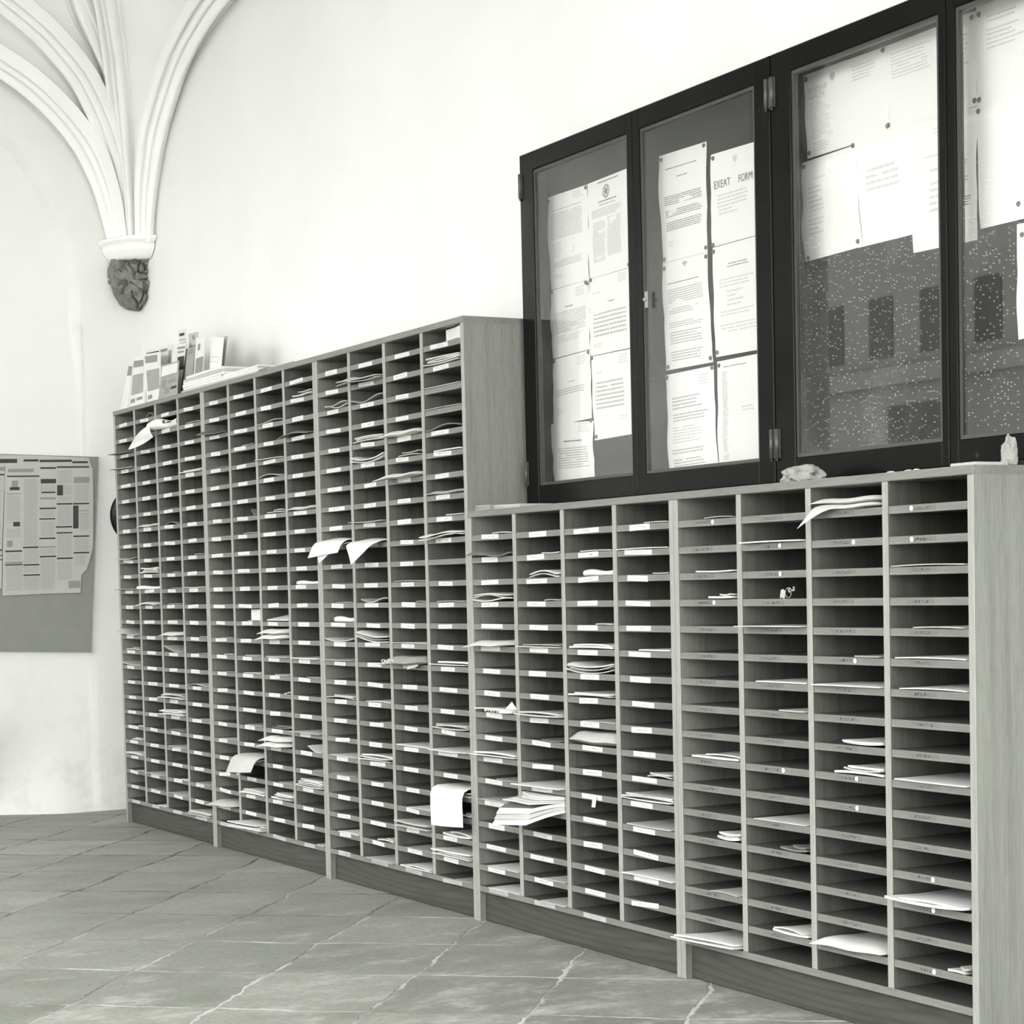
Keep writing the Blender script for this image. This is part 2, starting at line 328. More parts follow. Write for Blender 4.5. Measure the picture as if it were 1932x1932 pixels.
# end wall with its shallow blind arch (the arch head holds a window further along)
def sstep(t): t = max(0, min(1, t)); return t * t * (3 - 2 * t)
YC, RA, ZS = -1.21, 1.245, 2.62
def arch_in(y, z):
    """signed distance inside the arch outline (four-centred head drawn as a flattened circle)"""
    if z <= ZS: return RA - abs(y - YC)
    q = math.hypot(y - YC, (z - ZS) / 1.10); return RA - q
mb = MB(); ys = [YW - i * .02 for i in range(int((YW + 4.2) / .02) + 1)]; zs = [-.02 + i * .02 for i in range(251)]
def wall_x(y, z):
    d = arch_in(y, z); rec = sstep(d / .012) * .075 * sstep((z - 2.15) / .6)
    flare = .20 * sstep((-.10 - y) / .45) * sstep((.55 - z) / .55)       # worn foot of the wall
    return XL - rec - flare + .004 * noise.noise(Vector((y * 2.1, z * 2.1, 3.3)))
idx = {}
for i, y in enumerate(ys):
    for j, z in enumerate(zs):
        d = arch_in(y, z); yy, zz = y, z
        if abs(d) < .012:      # bring the mesh onto the arris
            g = Vector((arch_in(y + .001, z) - d, arch_in(y, z + .001) - d)) / .001
            yy -= d * g.x / g.length_squared; zz -= d * g.y / g.length_squared
        idx[i, j] = len(mb.v); mb.v.append((wall_x(yy, zz), yy, zz))
for i in range(len(ys) - 1):
    for j in range(len(zs) - 1):
        y, z = ys[i] - .01, zs[j] + .01
        if arch_in(y, z) > .0 and y < -2.05 and z > 1.35: continue        # window opening
        mb.face([idx[i, j], idx[i, j + 1], idx[i + 1, j + 1], idx[i + 1, j]], 0, True)
struct(mb.build('wall_left', plaster_mat('end_wall_plaster', .79, .80)))

# arcade side: piers and arch heads open to the court
mb = MB(); y0, y1 = -4.14, -4.0
ops = [(.163, 2.4), (4.3, 7.5), (8.1, 9.9)]  # unseen openings; last two placed so light falls off towards the corner
edges = [-.6] + [e for o in ops for e in o] + [16]
for a, b in zip(edges[0::2], edges[1::2]):
    if a > -.5: mb.box(a, b, y0, y1, 0, 5.0)
mb.add([(-.6, y1, 0), (.163, y1, 0), (-.25, y0, 0), (-.6, y0, 0), (-.6, y1, 5), (.163, y1, 5), (-.25, y0, 5), (-.6, y0, 5)], [(0, 1, 5, 4), (1, 2, 6, 5), (2, 3, 7, 6), (3, 0, 4, 7)])
for a, b in ops:
    mb.box(a, b, y0, y1, 0, .55)
    if a < 1: mb.box(a - .4, b, y0, y1, 3.7, 5.0); continue
    n = 20; xc = (a + b) / 2; r = (b - a) / 2
    top = [(xc - r * math.cos(math.pi * k / n), 2.75 + .95 * math.sin(math.pi * k / n)) for k in range(n + 1)]
    for k in range(n):
        (xa, za), (xb, zb) = top[k], top[k + 1]
        mb.quad((xa, y1, za), (xb, y1, zb), (xb, y1, 5.0), (xa, y1, 5.0)); mb.quad((xa, y0, za), (xa, y0, 5.0), (xb, y0, 5.0), (xb, y0, zb))
        mb.quad((xa, y0, za), (xb, y0, zb), (xb, y1, zb), (xa, y1, za))
struct(mb.build('wall_front', M_WALL))
mb = MB(); mb.box(XL - .3, 16, -4.45, YW + .3, 4.75, 4.9); struct(mb.build('ceiling', M_VAULT))
# range of college rooms across the court (seen only as a reflection in the glass)
mb = MB(); mb.box(-40, -8, -19.4, -19, 0, 9.0); mb.box(-8, 20, -19.4, -19, 0, 2.5); mb.box(-40, -8, -19.0, -18.85, 4.45, 4.75)  # unseen low stretch, its height set to admit sky light
for k in range(14):
    x = -32.3 + k * 1.33 + 1.33 * .0
    mb.box(x, x + .62, -19.0, -18.98, 4.95, 5.98, 1)
for k in range(5): mb.box(-28.0 + k * 3.6, -26.3 + k * 3.6, -19.0, -18.98, .2, 4.1, 1)
struct(mb.build('wall_court', [new_mat('dim_ashlar', .13, .9)[0], new_mat('dark_window', .02, .3)[0]]))  # stone colour darkened to dim its reflection in the glass

# vault ribs springing from the corner, each in its own upright plane
RIBS = [
 (8,  [(.10, 3.03), (.12, 3.14), (.157, 3.305), (.219, 3.466), (.30, 3.591), (.41, 3.707), (.56, 3.825), (.731, 3.916), (.95, 4.00), (1.3, 4.08)]),
 (25, [(.055, 3.03), (.076, 3.279), (.119, 3.443), (.183, 3.606), (.256, 3.74), (.374, 3.891), (.565, 4.032), (.699, 4.101), (.833, 4.159), (1.2, 4.30)]),
 (45, [(.03, 3.03), (.035, 3.333), (.064, 3.506), (.122, 3.731), (.189, 3.899), (.30, 4.018), (.471, 4.163), (.585, 4.28), (.9, 4.45), (1.3, 4.60)]),
 (64, [(.055, 3.03), (.085, 3.30), (.13, 3.5), (.21, 3.73), (.31, 3.9), (.43, 4.03), (.62, 4.18), (.8, 4.30), (1.1, 4.43), (1.5, 4.55)]),
 (88, [(.245, 3.03), (.285, 3.2), (.36, 3.36), (.48, 3.53), (.65, 3.67), (.92, 3.83), (1.28, 3.94), (1.55, 3.985), (2.0, 4.03), (2.6, 4.05)])]
S0 = Vector((XL + .03, YW - .03, 0))
def catmull(P, n):
    out = []; k = len(P) - 1
    for i in range(n + 1):
        t = i / n * k; a = min(int(t), k - 1); u = t - a
        p0, p1, p2, p3 = P[max(a - 1, 0)], P[a], P[a + 1], P[min(a + 2, k)]
        out.append(tuple(.5 * (2 * p1[c] + (p2[c] - p0[c]) * u + (2 * p0[c] - 5 * p1[c] + 4 * p2[c] - p3[c]) * u * u + (3 * p1[c] - p0[c] - 3 * p2[c] + p3[c]) * u ** 3) for c in range(len(p1))))
    return out
RPROF = [(-.085, -.06), (-.085, .004), (-.076, .012), (-.066, .004), (-.062, -.014), (-.052, -.016), (-.046, .020), (-.034, .034), (-.024, .026), (-.021, .046), (-.012, .066), (0, .072), (.012, .066), (.021, .046), (.024, .026), (.034, .034), (.046, .020), (.052, -.016), (.062, -.014), (.066, .004), (.076, .012), (.085, .004), (.085, -.06)]
spines = []
for k, (phi, prof) in enumerate(RIBS):
    a = math.radians(phi); d = Vector((math.sin(a), -math.cos(a), 0)); bi = Vector((math.cos(a), math.sin(a), 0))
    pts = catmull(prof, 36); P3 = [S0 + d * s + Vector((0, 0, z)) for s, z in pts]; spines.append((P3, d))
    rows = []
    for i, p in enumerate(P3):
        t = (P3[min(i + 1, 36)] - P3[max(i - 1, 0)]).normalized(); nrm = bi.cross(t); nrm = nrm if nrm.dot(d - Vector((0, 0, 1))) > 0 else -nrm
        w = .62 + .38 * min(1, i / 12)
        rows.append([p + bi * (x * w) + nrm * (y * w) for x, y in RPROF])
    mb = MB(); mb.grid(rows, 0, True); struct(mb.build('trim_%d' % (k + 1), M_VAULT))
for k in range(4):
    (A, da), (B, db) = spines[k], spines[k + 1]
    rows = []
    for i in range(37):
        row = []
        for j in range(9):
            u = j / 8; p = A[i].lerp(B[i], u); bow = .03 * math.sin(math.pi * u) * (i / 36)
            row.append(p - (da.lerp(db, u)) * (.035 + bow) + Vector((0, 0, .015 + bow)))
        rows.append(row)
    mb = MB(); mb.grid(rows, 0, True); struct(mb.build('ceiling_%d' % (k + 1), M_VAULT))

# ------------------------------------------------------------------ carved corbel in the corner
corbel = thing('corbel', 'dark carved foliage corbel under white moulded cap in the vault corner', 'corbel', (XL + .004, YW - .004, 2.70))
def quarter(prof, seg=14):
    P = []
    for r, z in prof: P.append([(r * 1.34 * math.sin(t), -r * .90 * math.cos(t), z) for t in [math.pi / 2 * k / seg for k in range(seg + 1)]])
    return P
mb = MB(); mb.grid(quarter([(.005, .365), (.215, .365), (.238, .36), (.242, .348), (.228, .334), (.212, .328), (.216, .312), (.206, .29), (.184, .268), (.174, .255), (.005, .255)]), 0, True)
mb.build('moulded_cap', M_VAULT, corbel)
rows = []; random.seed(3)
lobes = [(random.uniform(.1, 1.5), random.uniform(.02, .24), random.uniform(.03, .06)) for _ in range(16)]
for i in range(81):
    z = .262 * i / 80; base = .045 + .103 * math.sin(math.pi / 2 * min(1, z / .10)) ** .75 + .010 * z / .26 if z > 0 else .004
    row = []
    for j in range(81):
        t = math.pi / 2 * j / 80; r = base
        for (lt, lz, ls) in lobes:
            q = math.hypot((t - lt) * .15, z - lz) / ls
            if q < 1: r += .022 * (1 - q * q)
        q = noise.noise(Vector((t * 4.5, z * 26, 1.7))); r += .018 * q - .040 * max(0, .28 - abs(q)) / .28 * (1 if noise.noise(Vector((t * 2, z * 9, 8.1))) > -.1 else .2)
        r = max(.004, min(r, .168)); row.append((r * 1.08 * math.sin(t), -r * math.cos(t), z))
    rows.append(row)
mb = MB(); mb.grid(rows, 0, True); mb.build('leaf_carving', M_CARVED, corbel)

# ------------------------------------------------------------------ pigeonhole cabinets
W = 1.27; T = .0225; CW = (W - 5 * T) / 4; D = .345; HT = 2.10; HL = 1.427
PITCH = .07605; Z0 = 2.0175
def lip_z(k): return Z0 - PITCH * k
random.seed(11)
me_shelf = None
def shelf_mesh():
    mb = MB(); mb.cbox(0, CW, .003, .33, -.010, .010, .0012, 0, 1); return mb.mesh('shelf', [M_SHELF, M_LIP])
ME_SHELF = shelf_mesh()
LABELS = []
for w, h in ((.105, .0150), (.120, .0155), (.135, .0150), (.112, .0175), (.150, .0150)):
    mb = MB(); mb.box(-w / 2, w / 2, -.0008, 0, -h / 2, h / 2); LABELS.append(mb.mesh('name_label', M_NAME))
mb = MB(); mb.box(-.05, .05, -.0006, 0, -.005, .005); ME_STRIP = mb.mesh('name_strip', M_STRIP)
mb = MB(); mb.cyl((0, 0, 0), (0, -.0008, 0), .0065, 14); ME_DOT = mb.mesh('dot_sticker', M_DOT)
DOTS = {(1, 0), (1, 3), (2, 1), (2, 2), (2, 9), (3, 1), (3, 5), (3, 9), (3, 10), (4, 0), (4, 1), (4, 12), (4, 13), (4, 15)}

def put_label(parent, unit, c, r, x, z):
    """strip stuck on the shelf front; x, z in the parent's space"""
    if unit == 5:
        o = obj('name_strip', ME_STRIP, parent, (x + CW * (.45 if c < 4 else .42) + random.uniform(-.01, .01), .003, z + random.uniform(-.001, .002)))
        if (c, r) in DOTS:
            dx = CW * (.60 if c < 4 else .30) if (c, r) not in ((4, 12), (4, 13), (4, 15)) else CW * .52
            obj('dot_sticker', ME_DOT, parent, (x + dx, .003, z + .001))
        return
    frac = {1: (.47, .48, .50, .47), 2: (.44, .46, .44, .45), 3: (.50, .50, .46, .43), 4: (.44, .46, .48, .42)}[unit][c - 1]
    if (unit, c, r) in ((3, 4, 2), (3, 4, 3), (3, 4, 10), (4, 4, 16)): return
    i = random.choices((0, 1, 2, 3, 4), (4, 4, 2, 2, .5))[0]
    if unit == 4: i = random.choices((1, 2, 3, 4), (4, 3, 3, .6))[0]
    o = obj('name_label', LABELS[i], parent, (x + CW * frac + random.uniform(-.012, .012) - (.012 if unit < 3 else 0), .0028, z + random.uniform(-.0015, .003)))
    o.rotation_euler = (0, random.gauss(0, .02), 0)

def cabinet(unit, H, rows, k0, label):
    t = thing('pigeonhole_cabinet', label, 'pigeonholes', ((unit - 1) * W, 0, 0), 'pigeonhole cabinets along the wall')
    for x in (0.0006, W - T - .0006):
        mb = MB(); mb.cbox(x, x + T - .0006, 0, D, 0, H - .022, .0022, 0, 1); mb.build('side_panel', [M_SIDE, M_EDGE], t)
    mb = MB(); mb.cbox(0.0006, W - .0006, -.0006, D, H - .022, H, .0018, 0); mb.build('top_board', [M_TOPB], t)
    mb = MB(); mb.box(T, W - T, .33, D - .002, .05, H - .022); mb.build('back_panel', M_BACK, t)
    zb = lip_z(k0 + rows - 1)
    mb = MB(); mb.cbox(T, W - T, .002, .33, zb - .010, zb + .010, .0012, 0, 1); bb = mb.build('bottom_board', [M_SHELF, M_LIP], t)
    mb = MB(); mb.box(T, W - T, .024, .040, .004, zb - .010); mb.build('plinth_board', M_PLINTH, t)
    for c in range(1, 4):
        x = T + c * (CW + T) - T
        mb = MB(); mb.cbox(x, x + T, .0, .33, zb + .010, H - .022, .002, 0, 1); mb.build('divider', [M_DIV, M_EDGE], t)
    for c in range(1, 5):
        x = T + (c - 1) * (CW + T)
        for r in range(rows):
            if r == rows - 1: put_label(bb, unit, c, r, x, zb); continue
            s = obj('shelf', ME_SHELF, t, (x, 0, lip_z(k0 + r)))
            put_label(s, unit, c, r, 0, 0)
    return t
cabinet(1, HT, 26, 0, 'tall teak pigeonhole cabinet nearest the corner, leaflets standing on its top')
cabinet(2, HT, 26, 0, 'middle tall teak pigeonhole cabinet, between two equally tall ones')
cabinet(3, HT, 26, 0, 'tall teak pigeonhole cabinet with bare side panel beside the black notice case')
cabinet(4, HL, 17, 9, 'low teak pigeonhole cabinet with white name labels, under the notice case')
cabinet(5, HL, 17, 9, 'low teak pigeonhole cabinet without white labels, farthest from the corner')

# ------------------------------------------------------------------ glazed black notice case
YD = .222           # front of the doors
case = thing('notice_case', 'black glazed notice case on the wall above the low pigeonholes', 'notice case', (3.833, 0, 0))
CX0 = 3.833
def lx(x): return x - CX0
ZT, ZB = 2.655, 1.445; XR = 6.76
mb = MB()
mb.box(lx(3.836), lx(3.856), .246, YW - .002, ZB, ZT - .002); mb.box(lx(XR - .02), lx(XR), .246, YW - .002, ZB, ZT - .002)
mb.box(lx(3.856), lx(XR - .02), .246, YW - .002, ZT - .022, ZT - .002); mb.box(lx(3.856), lx(XR - .02), .246, YW - .002, ZB, ZB + .02)
mb.box(lx(5.262), lx(5.302), .232, YW - .002, ZB + .02, ZT - .022)
mb.build('carcass', M_BLACK, case)
mb = MB(); mb.box(lx(3.856), lx(5.262), .322, .330, ZB + .02, ZT - .022); mb.box(lx(5.302), lx(XR - .02), .322, .330, ZB + .02, ZT - .022); mb.build('backing_board', M_BACKING, case)
def door(x0, x1, px0, px1, mrail, glass, hinge_x, latch=None):
    pz0, pz1 = 1.511, 2.590
    mb = MB()
    mb.cbox(lx(x0), lx(px0), YD, .245, ZB, ZT, .003); mb.cbox(lx(px1), lx(x1), YD, .245, ZB, ZT, .003)
    mb.cbox(lx(px0), lx(px1), YD, .245, pz1, ZT, .003); mb.cbox(lx(px0), lx(px1), YD, .245, ZB, pz0, .003, 1)
    # glazing bead round the pane
    for (a, b, c, d) in ((px0, px0 + .010, pz0, pz1), (px1 - .010, px1, pz0, pz1), (px0 + .010, px1 - .010, pz1 - .010, pz1), (px0 + .010, px1 - .010, pz0, pz0 + .010)):
        mb.box(lx(a), lx(b), YD + .006, .243, c, d, 2)
    dr = mb.build('door', [M_BLACK, mrail, M_BEAD], case)
    mb = MB(); mb.box(lx(px0 + .010), lx(px1 - .010), YD + .011, YD + .014, pz0 + .010, pz1 - .010); mb.build('glass_pane', glass, dr)
    for z in (1.556, 2.548):
        mb = MB(); mb.cyl((lx(hinge_x), YD - .004, z - .042), (lx(hinge_x), YD - .004, z + .042), .0065, 10)
        mb.cyl((lx(hinge_x), YD - .004, z - .050), (lx(hinge_x), YD - .004, z - .042), .003, 8, 0); mb.box(lx(hinge_x) - .012, lx(hinge_x) + .012, YD - .0015, YD + .001, z - .042, z + .042)
        mb.build('hinge', M_IRON, dr)
    if latch:
        mb = MB(); mb.box(lx(latch) - .007, lx(latch) + .007, YD - .003, YD, 2.03, 2.08); mb.cyl((lx(latch), YD - .012, 2.055), (lx(latch), YD - .003, 2.055), .005, 10); mb.build('latch', M_STEEL, dr)
    return dr
door(3.838, 4.556, 3.924, 4.524, M_BLACK, M_GLASS, 3.846)
door(4.559, 5.279, 4.596, 5.204, M_BLACK, M_GLASS, 5.270, 4.626)
door(5.285, 6.017, 5.376, 5.990, M_RAIL, M_GLASS_D, 5.296)
door(6.020, 6.752, 6.052, 6.664, M_RAIL, M_GLASS_D, 6.744)

# ---- pinned notices
def words_line(mb, x, z, x1, h, wmin, wmax, mi, put):
    while x < x1 - wmin:
        w = min(random.uniform(wmin, wmax), x1 - x); put(mb, x, x + w, z, h, mi); x += w + random.uniform(.25, .45) * wmin
def sheet(name, label, cat, q, y, blocks, pins=(), ink=(M_TYPE, M_TYPED, M_INK_L), wave=.004, mat=None, group='notices pinned in the glazed case', title=None, shield=None, crest=None):
    """q: four corners (x, z) clockwise from top left on the board; blocks: (u0, u1, v0, v1, pitch, ink, kind)"""
    (x0, z0), (x1, z1), (x2, z2), (x3, z3) = q
    seed = random.random() * 50
    def P(u, v, lift=0):
        X = (x0 * (1 - u) + x1 * u) * (1 - v) + (x3 * (1 - u) + x2 * u) * v; Z = (z0 * (1 - u) + z1 * u) * (1 - v) + (z3 * (1 - u) + z2 * u) * v
        wv = wave * (math.sin(v * 7 + seed) + .6 * math.sin(u * 5 + seed * 2)) * (4 * v * (1 - v)) ** .5
        X += wave * .55 * math.sin(v * 6.3 + seed) * (1 if u < .5 else -.6)
        return (X, y - .0015 - abs(wv) * .9 - lift, Z)
    ox, oz = x0, z3
    root = thing(name, label, cat, (ox, y, oz), group)
    def L(p): return (p[0] - ox, p[1] - y, p[2] - oz)
    mb = MB(); n = 12
    mb.slab([[L(P(i / 8, j / n)) for j in range(n + 1)] for i in range(9)], [[L(P(i / 8, j / n, -.0004)) for j in range(n + 1)] for i in range(9)], 0)
    w = math.hypot(x1 - x0, z1 - z0); h = abs(z0 - z3)
    def put(mb, xa, xb, v, hh, mi): mb.quad(L(P(xa, v, .0005)), L(P(xa, v + hh, .0005)), L(P(xb, v + hh, .0005)), L(P(xb, v, .0005)), mi)
    for (u0, u1, v0, v1, pitch, mi, kind) in blocks:
        v = v0
        while v < v1:
            if kind == 'r': put(mb, u0, u1, v0, v1 - v0, mi); break
            e = u1 if kind == 'j' else u1 - random.random() * (u1 - u0) * .35
            words_line(mb, u0, v, e, pitch * .42, .022 if w > .1 else .05, .075, mi, put); v += pitch
    if title:
        for txt, u, v, size, mi in title:
            cu = bpy.data.curves.new('t', 'FONT'); cu.body = txt; cu.size = 1; cu.space_character = 1.08; cu.resolution_u = 3
            to = bpy.data.objects.new('t', cu); COL.objects.link(to); dg = bpy.context.evaluated_depsgraph_get(); me = bpy.data.meshes.new_from_object(to.evaluated_get(dg))
            o = len(mb.v); mb.v += [L(P(u + p.co.x * size / w, v - p.co.y * size * 1.25 / h, .0016)) for p in me.vertices]
            for pl in me.polygons: mb.face([o + i for i in pl.vertices], mi)
            bpy.data.objects.remove(to); bpy.data.curves.remove(cu); bpy.data.meshes.remove(me)
    if shield:
        u, v, s, mi = shield; pts = [(-1, -1), (1, -1), (1, .1), (.55, .75), (0, 1.15), (-.55, .75), (-1, .1)]
        o = len(mb.v); mb.v += [L(P(u + a * s / w, v + b * s / h, .0012)) for a, b in pts]; mb.face(list(range(o, o + 7))[::-1], mi)
    if crest:
        u, v, s = crest
        def ring(r0, r1, a0, a1, mi):
            m_ = 24
            for i in range(m_):
                t0 = a0 + (a1 - a0) * i / m_; t1 = a0 + (a1 - a0) * (i + 1) / m_
                mb.quad(*[L(P(u + r * math.cos(t) / w, v + r * math.sin(t) / h, .0012)) for r, t in ((r0, t0), (r1, t0), (r1, t1), (r0, t1))], mi)
        ring(s * .86, s, 0, 2 * math.pi, 2); ring(.0, s * .42, 0, 2 * math.pi, 2)
        for i in range(8): t = 2 * math.pi * i / 8; ring(s * .5, s * .8, t - .2, t + .2, 2 if i % 2 else 1)
    mb.build('paper', [mat or M_NOTICE] + list(ink), root)
    for (u, v) in pins:
        c = Vector(L(P(u, v, .001))); mb = MB(); mb.cyl(c, c + Vector((.0, -.004, 0)), .0072, 12, 0, .0045); mb.build('drawing_pin', M_PINHEAD, root)
    return root
YB = .3215
random.seed(21)
LT = 3   # faint ink slot
TY = [(.62, .92, .06, .13, .018, 1, 'l'), (.1, .7, .22, .225, .02, 2, 'l')]
sheet('notice', 'closely typed notice at top of first pane, beside the one with a round crest', 'notice', [(3.861, 2.515), (4.128, 2.512), (4.127, 2.195), (3.87, 2.194)], YB,
      [(.66, .92, .03, .10, .02, 3, 'l'), (.1, .85, .16, .175, .02, 1, 'j'), (.1, .85, .20, .30, .016, 1, 'j'), (.1, .85, .31, .48, .016, 1, 'j'), (.1, .35, .52, .68, .02, 3, 'l'), (.6, .66, .52, .68, .018, 3, 'j'), (.1, .85, .71, .79, .016, 1, 'j'), (.1, .4, .86, .89, .02, 3, 'l')], [(.03, .05), (.97, .03)])
sheet('notice', 'notice with round crest and two columns of small print, in first pane', 'notice', [(4.129, 2.513), (4.383, 2.518), (4.382, 2.198), (4.13, 2.196)], YB,
      [(.25, .75, .03, .05, .03, 2, 'j'), (.28, .72, .235, .25, .03, 2, 'j'), (.3, .7, .27, .285, .03, 1, 'j'), (.1, .82, .31, .40, .015, 1, 'j'), (.12, .42, .44, .85, .015, 1, 'j'), (.48, .82, .42, .82, .013, 1, 'j')], [(.97, .97)], shield=None,
      crest=(.47, .15, .022))
sheet('notice', 'letter in first pane directly under the closely typed notice', 'notice', [(3.87, 2.192), (4.127, 2.194), (4.127, 1.961), (3.874, 1.955)], YB - .001,
      [(.66, .92, .06, .2, .035, 3, 'l'), (.4, .6, .29, .31, .04, 2, 'j'), (.12, .9, .36, .66, .028, 1, 'j'), (.12, .9, .70, .80, .028, 3, 'l')], [(.03, .03), (.93, .03), (.97, .05)])
sheet('notice', 'letter in first pane directly under the notice with the round crest', 'notice', [(4.13, 2.195), (4.385, 2.196), (4.384, 1.937), (4.128, 1.937)], YB - .0012,
      [(.7, .95, .03, .15, .03, 3, 'l'), (.08, .3, .2, .22, .03, 3, 'j'), (.42, .62, .34, .36, .03, 2, 'j'), (.1, .9, .47, .78, .055, 1, 'j'), (.1, .3, .86, .9, .03, 3, 'l')], [(.04, .02)])
sheet('notice', 'third letter down at hinge side of first pane, one short paragraph', 'notice', [(3.877, 1.953), (4.126, 1.959), (4.126, 1.729), (3.87, 1.721)], YB,
      [(.66, .92, .05, .18, .035, 3, 'l'), (.3, .6, .38, .40, .04, 1, 'j'), (.1, .85, .48, .56, .035, 1, 'j'), (.1, .25, .75, .85, .03, 3, 'l')], [(.03, .03), (.95, .03)])
sheet('notice', 'lowest letter of first pane\'s second column, ending above bare board', 'notice', [(4.131, 1.935), (4.384, 1.934), (4.385, 1.656), (4.143, 1.652)], YB - .0005,
      [(.7, .95, .04, .14, .03, 3, 'l'), (.1, .3, .2, .22, .03, 3, 'j'), (.1, .8, .32, .65, .05, 1, 'j'), (.7, .9, .76, .82, .03, 3, 'l')], [(.02, .02), (.05, .96)])
sheet('notice', 'bottom letter in corner of first pane, overlapping the sheet above it', 'notice', [(3.844, 1.731), (4.136, 1.719), (4.139, 1.519), (3.878, 1.519)], YB - .002,
      [(.66, .92, .03, .18, .04, 3, 'l'), (.3, .75, .30, .33, .05, 2, 'j'), (.15, .88, .42, .75, .04, 1, 'j')], [(.95, .0)])
sheet('notice', 'tall sheet at top of second pane with three dark typed paragraphs', 'notice', [(4.563, 2.52), (4.827, 2.514), (4.823, 2.18), (4.574, 2.181)], YB,
      [(.14, .86, .14, .155, .02, 2, 'j'), (.38, .6, .23, .245, .02, 2, 'j'), (.12, .9, .40, .48, .018, 2, 'j'), (.12, .9, .53, .60, .018, 2, 'j'), (.12, .9, .64, .72, .018, 2, 'j'), (.15, .3, .82, .86, .03, 3, 'l')], [(.05, .04), (.95, .03), (.04, .97), (.97, .96)])
sheet('notice', 'exeat form notice with large hand lettering in second pane', 'notice', [(4.848, 2.469), (5.199, 2.460), (5.202, 2.189), (4.847, 2.189)], YB,
      [(.68, .75, .05, .15, .03, 3, 'l'), (.1, .68, .46, .60, .04, 3, 'l'), (.12, .4, .62, .7, .04, 3, 'l')], [(.04, .05), (.02, .98)],
      title=[('EXEAT', .05, .385, .027, 2), ('FORM', .405, .385, .027, 2)], shield=(.36, .12, .010, 3))
sheet('notice', 'long typed sheet in second pane below the three dark paragraphs', 'notice', [(4.574, 2.18), (4.823, 2.179), (4.843, 1.84), (4.583, 1.841)], YB - .0008,
      [(.45, .55, .04, .07, .03, 2, 'j'), (.12, .8, .20, .215, .02, 2, 'j'), (.12, .88, .26, .40, .02, 1, 'j'), (.12, .88, .44, .50, .02, 1, 'l'), (.12, .88, .57, .62, .02, 1, 'l'), (.12, .88, .66, .78, .025, 1, 'l'), (.12, .88, .84, .92, .025, 1, 'l')], [(.04, .05), (.97, .04), (.05, .97), (.96, .96)], shield=(.5, .05, .008, 1))
sheet('notice', 'sheet with underlined heading in second pane below the exeat form', 'notice', [(4.85, 2.187), (5.2, 2.187), (5.207, 1.851), (4.859, 1.853)], YB - .0008,
      [(.24, .52, .18, .195, .02, 2, 'j'), (.22, .54, .205, .212, .02, 2, 'r'), (.1, .7, .31, .38, .03, 3, 'l'), (.2, .5, .42, .55, .04, 3, 'l'), (.1, .7, .60, .64, .03, 3, 'l'), (.1, .7, .72, .8, .03, 3, 'l')], [(.02, .04), (.03, .96)])
sheet('notice', 'lowest typed sheet at latch side of second pane, several short paragraphs', 'notice', [(4.58, 1.827), (4.844, 1.83), (4.86, 1.523), (4.592, 1.516)], YB,
      [(.7, .92, .06, .16, .03, 3, 'l'), (.12, .88, .25, .36, .035, 1, 'l'), (.12, .88, .42, .50, .03, 1, 'l'), (.12, .8, .55, .72, .03, 3, 'l'), (.1, .8, .78, .84, .03, 1, 'l'), (.1, .85, .88, .95, .03, 1, 'l')], [(.03, .03), (.97, .02)])
sheet('notice', 'list of names in one narrow column, bottom of second pane by the stile', 'notice', [(4.863, 1.839), (5.205, 1.841), (5.213, 1.52), (4.865, 1.52)], YB,
      [(.1, .45, .06, .075, .02, 2, 'j'), (.08, .16, .11, .95, .016, 1, 'j'), (.26, .28, .1, .9, .02, 3, 'j'), (.36, .55, .46, .50, .03, 3, 'j')], [(.03, .04)])
sheet('notice', 'student health notice with small shield in upper corner of third pane', 'notice', [(5.317, 2.601), (5.508, 2.6), (5.546, 2.364), (5.326, 2.364)], YB,
      [(.1, .6, .36, .80, .03, 3, 'l'), (.15, .5, .84, .95, .03, 3, 'l')], [(.05, .06), (.05, .94)], title=[('STUDENT', .10, .245, .0175, 1), ('HEALTH', .10, .325, .0175, 1)], shield=(.66, .14, .011, 1))
sheet('notice', 'white sheet at top middle of third pane, pinned at its top edge', 'notice', [(5.506, 2.599), (5.683, 2.597), (5.69, 2.368), (5.541, 2.364)], YB - .0006, [(.1, .8, .1, .3, .04, 3, 'l')], [(.9, .04), (.97, .93)])
sheet('notice', 'white sheet in top corner of third pane by the meeting stile', 'notice', [(5.668, 2.597), (5.917, 2.598), (5.921, 2.364), (5.676, 2.372)], YB, [(.1, .8, .12, .4, .04, 3, 'l')], [(.02, .95)])
sheet('notice', 'wavy edged list at hinge side of third pane under the health notice', 'notice', [(5.298, 2.357), (5.547, 2.361), (5.566, 2.079), (5.309, 2.075)], YB - .001,
      [(.25, .45, .2, .215, .03, 3, 'j'), (.12, .4, .28, .75, .045, 3, 'l')], [(.05, .05), (.93, .0), (.07, .97), (.93, .94)], wave=.007)
sheet('notice', 'blank looking sheet in lower middle of third pane', 'notice', [(5.530, 2.372), (5.780, 2.372), (5.785, 2.078), (5.548, 2.078)], YB, [(.2, .8, .3, .5, .06, 3, 'l')], [])
sheet('notice', 'typed sheet hanging lowest in third pane beside the meeting stile', 'notice', [(5.767, 2.374), (5.96, 2.373), (5.96, 2.025), (5.777, 2.028)], YB - .0015,
      [(.5, .9, .1, .14, .03, 3, 'l'), (.3, .75, .30, .32, .03, 3, 'j'), (.4, .9, .40, .75, .05, 3, 'l')], [])
sheet('notice', 'narrow visible sheet at top of fourth pane behind the stile', 'notice', [(5.874, 2.603), (6.025, 2.601), (6.03, 2.362), (5.90, 2.364)], YB, [(.4, .8, .2, .5, .05, 3, 'l')], [(.92, .06), (.93, .94)])
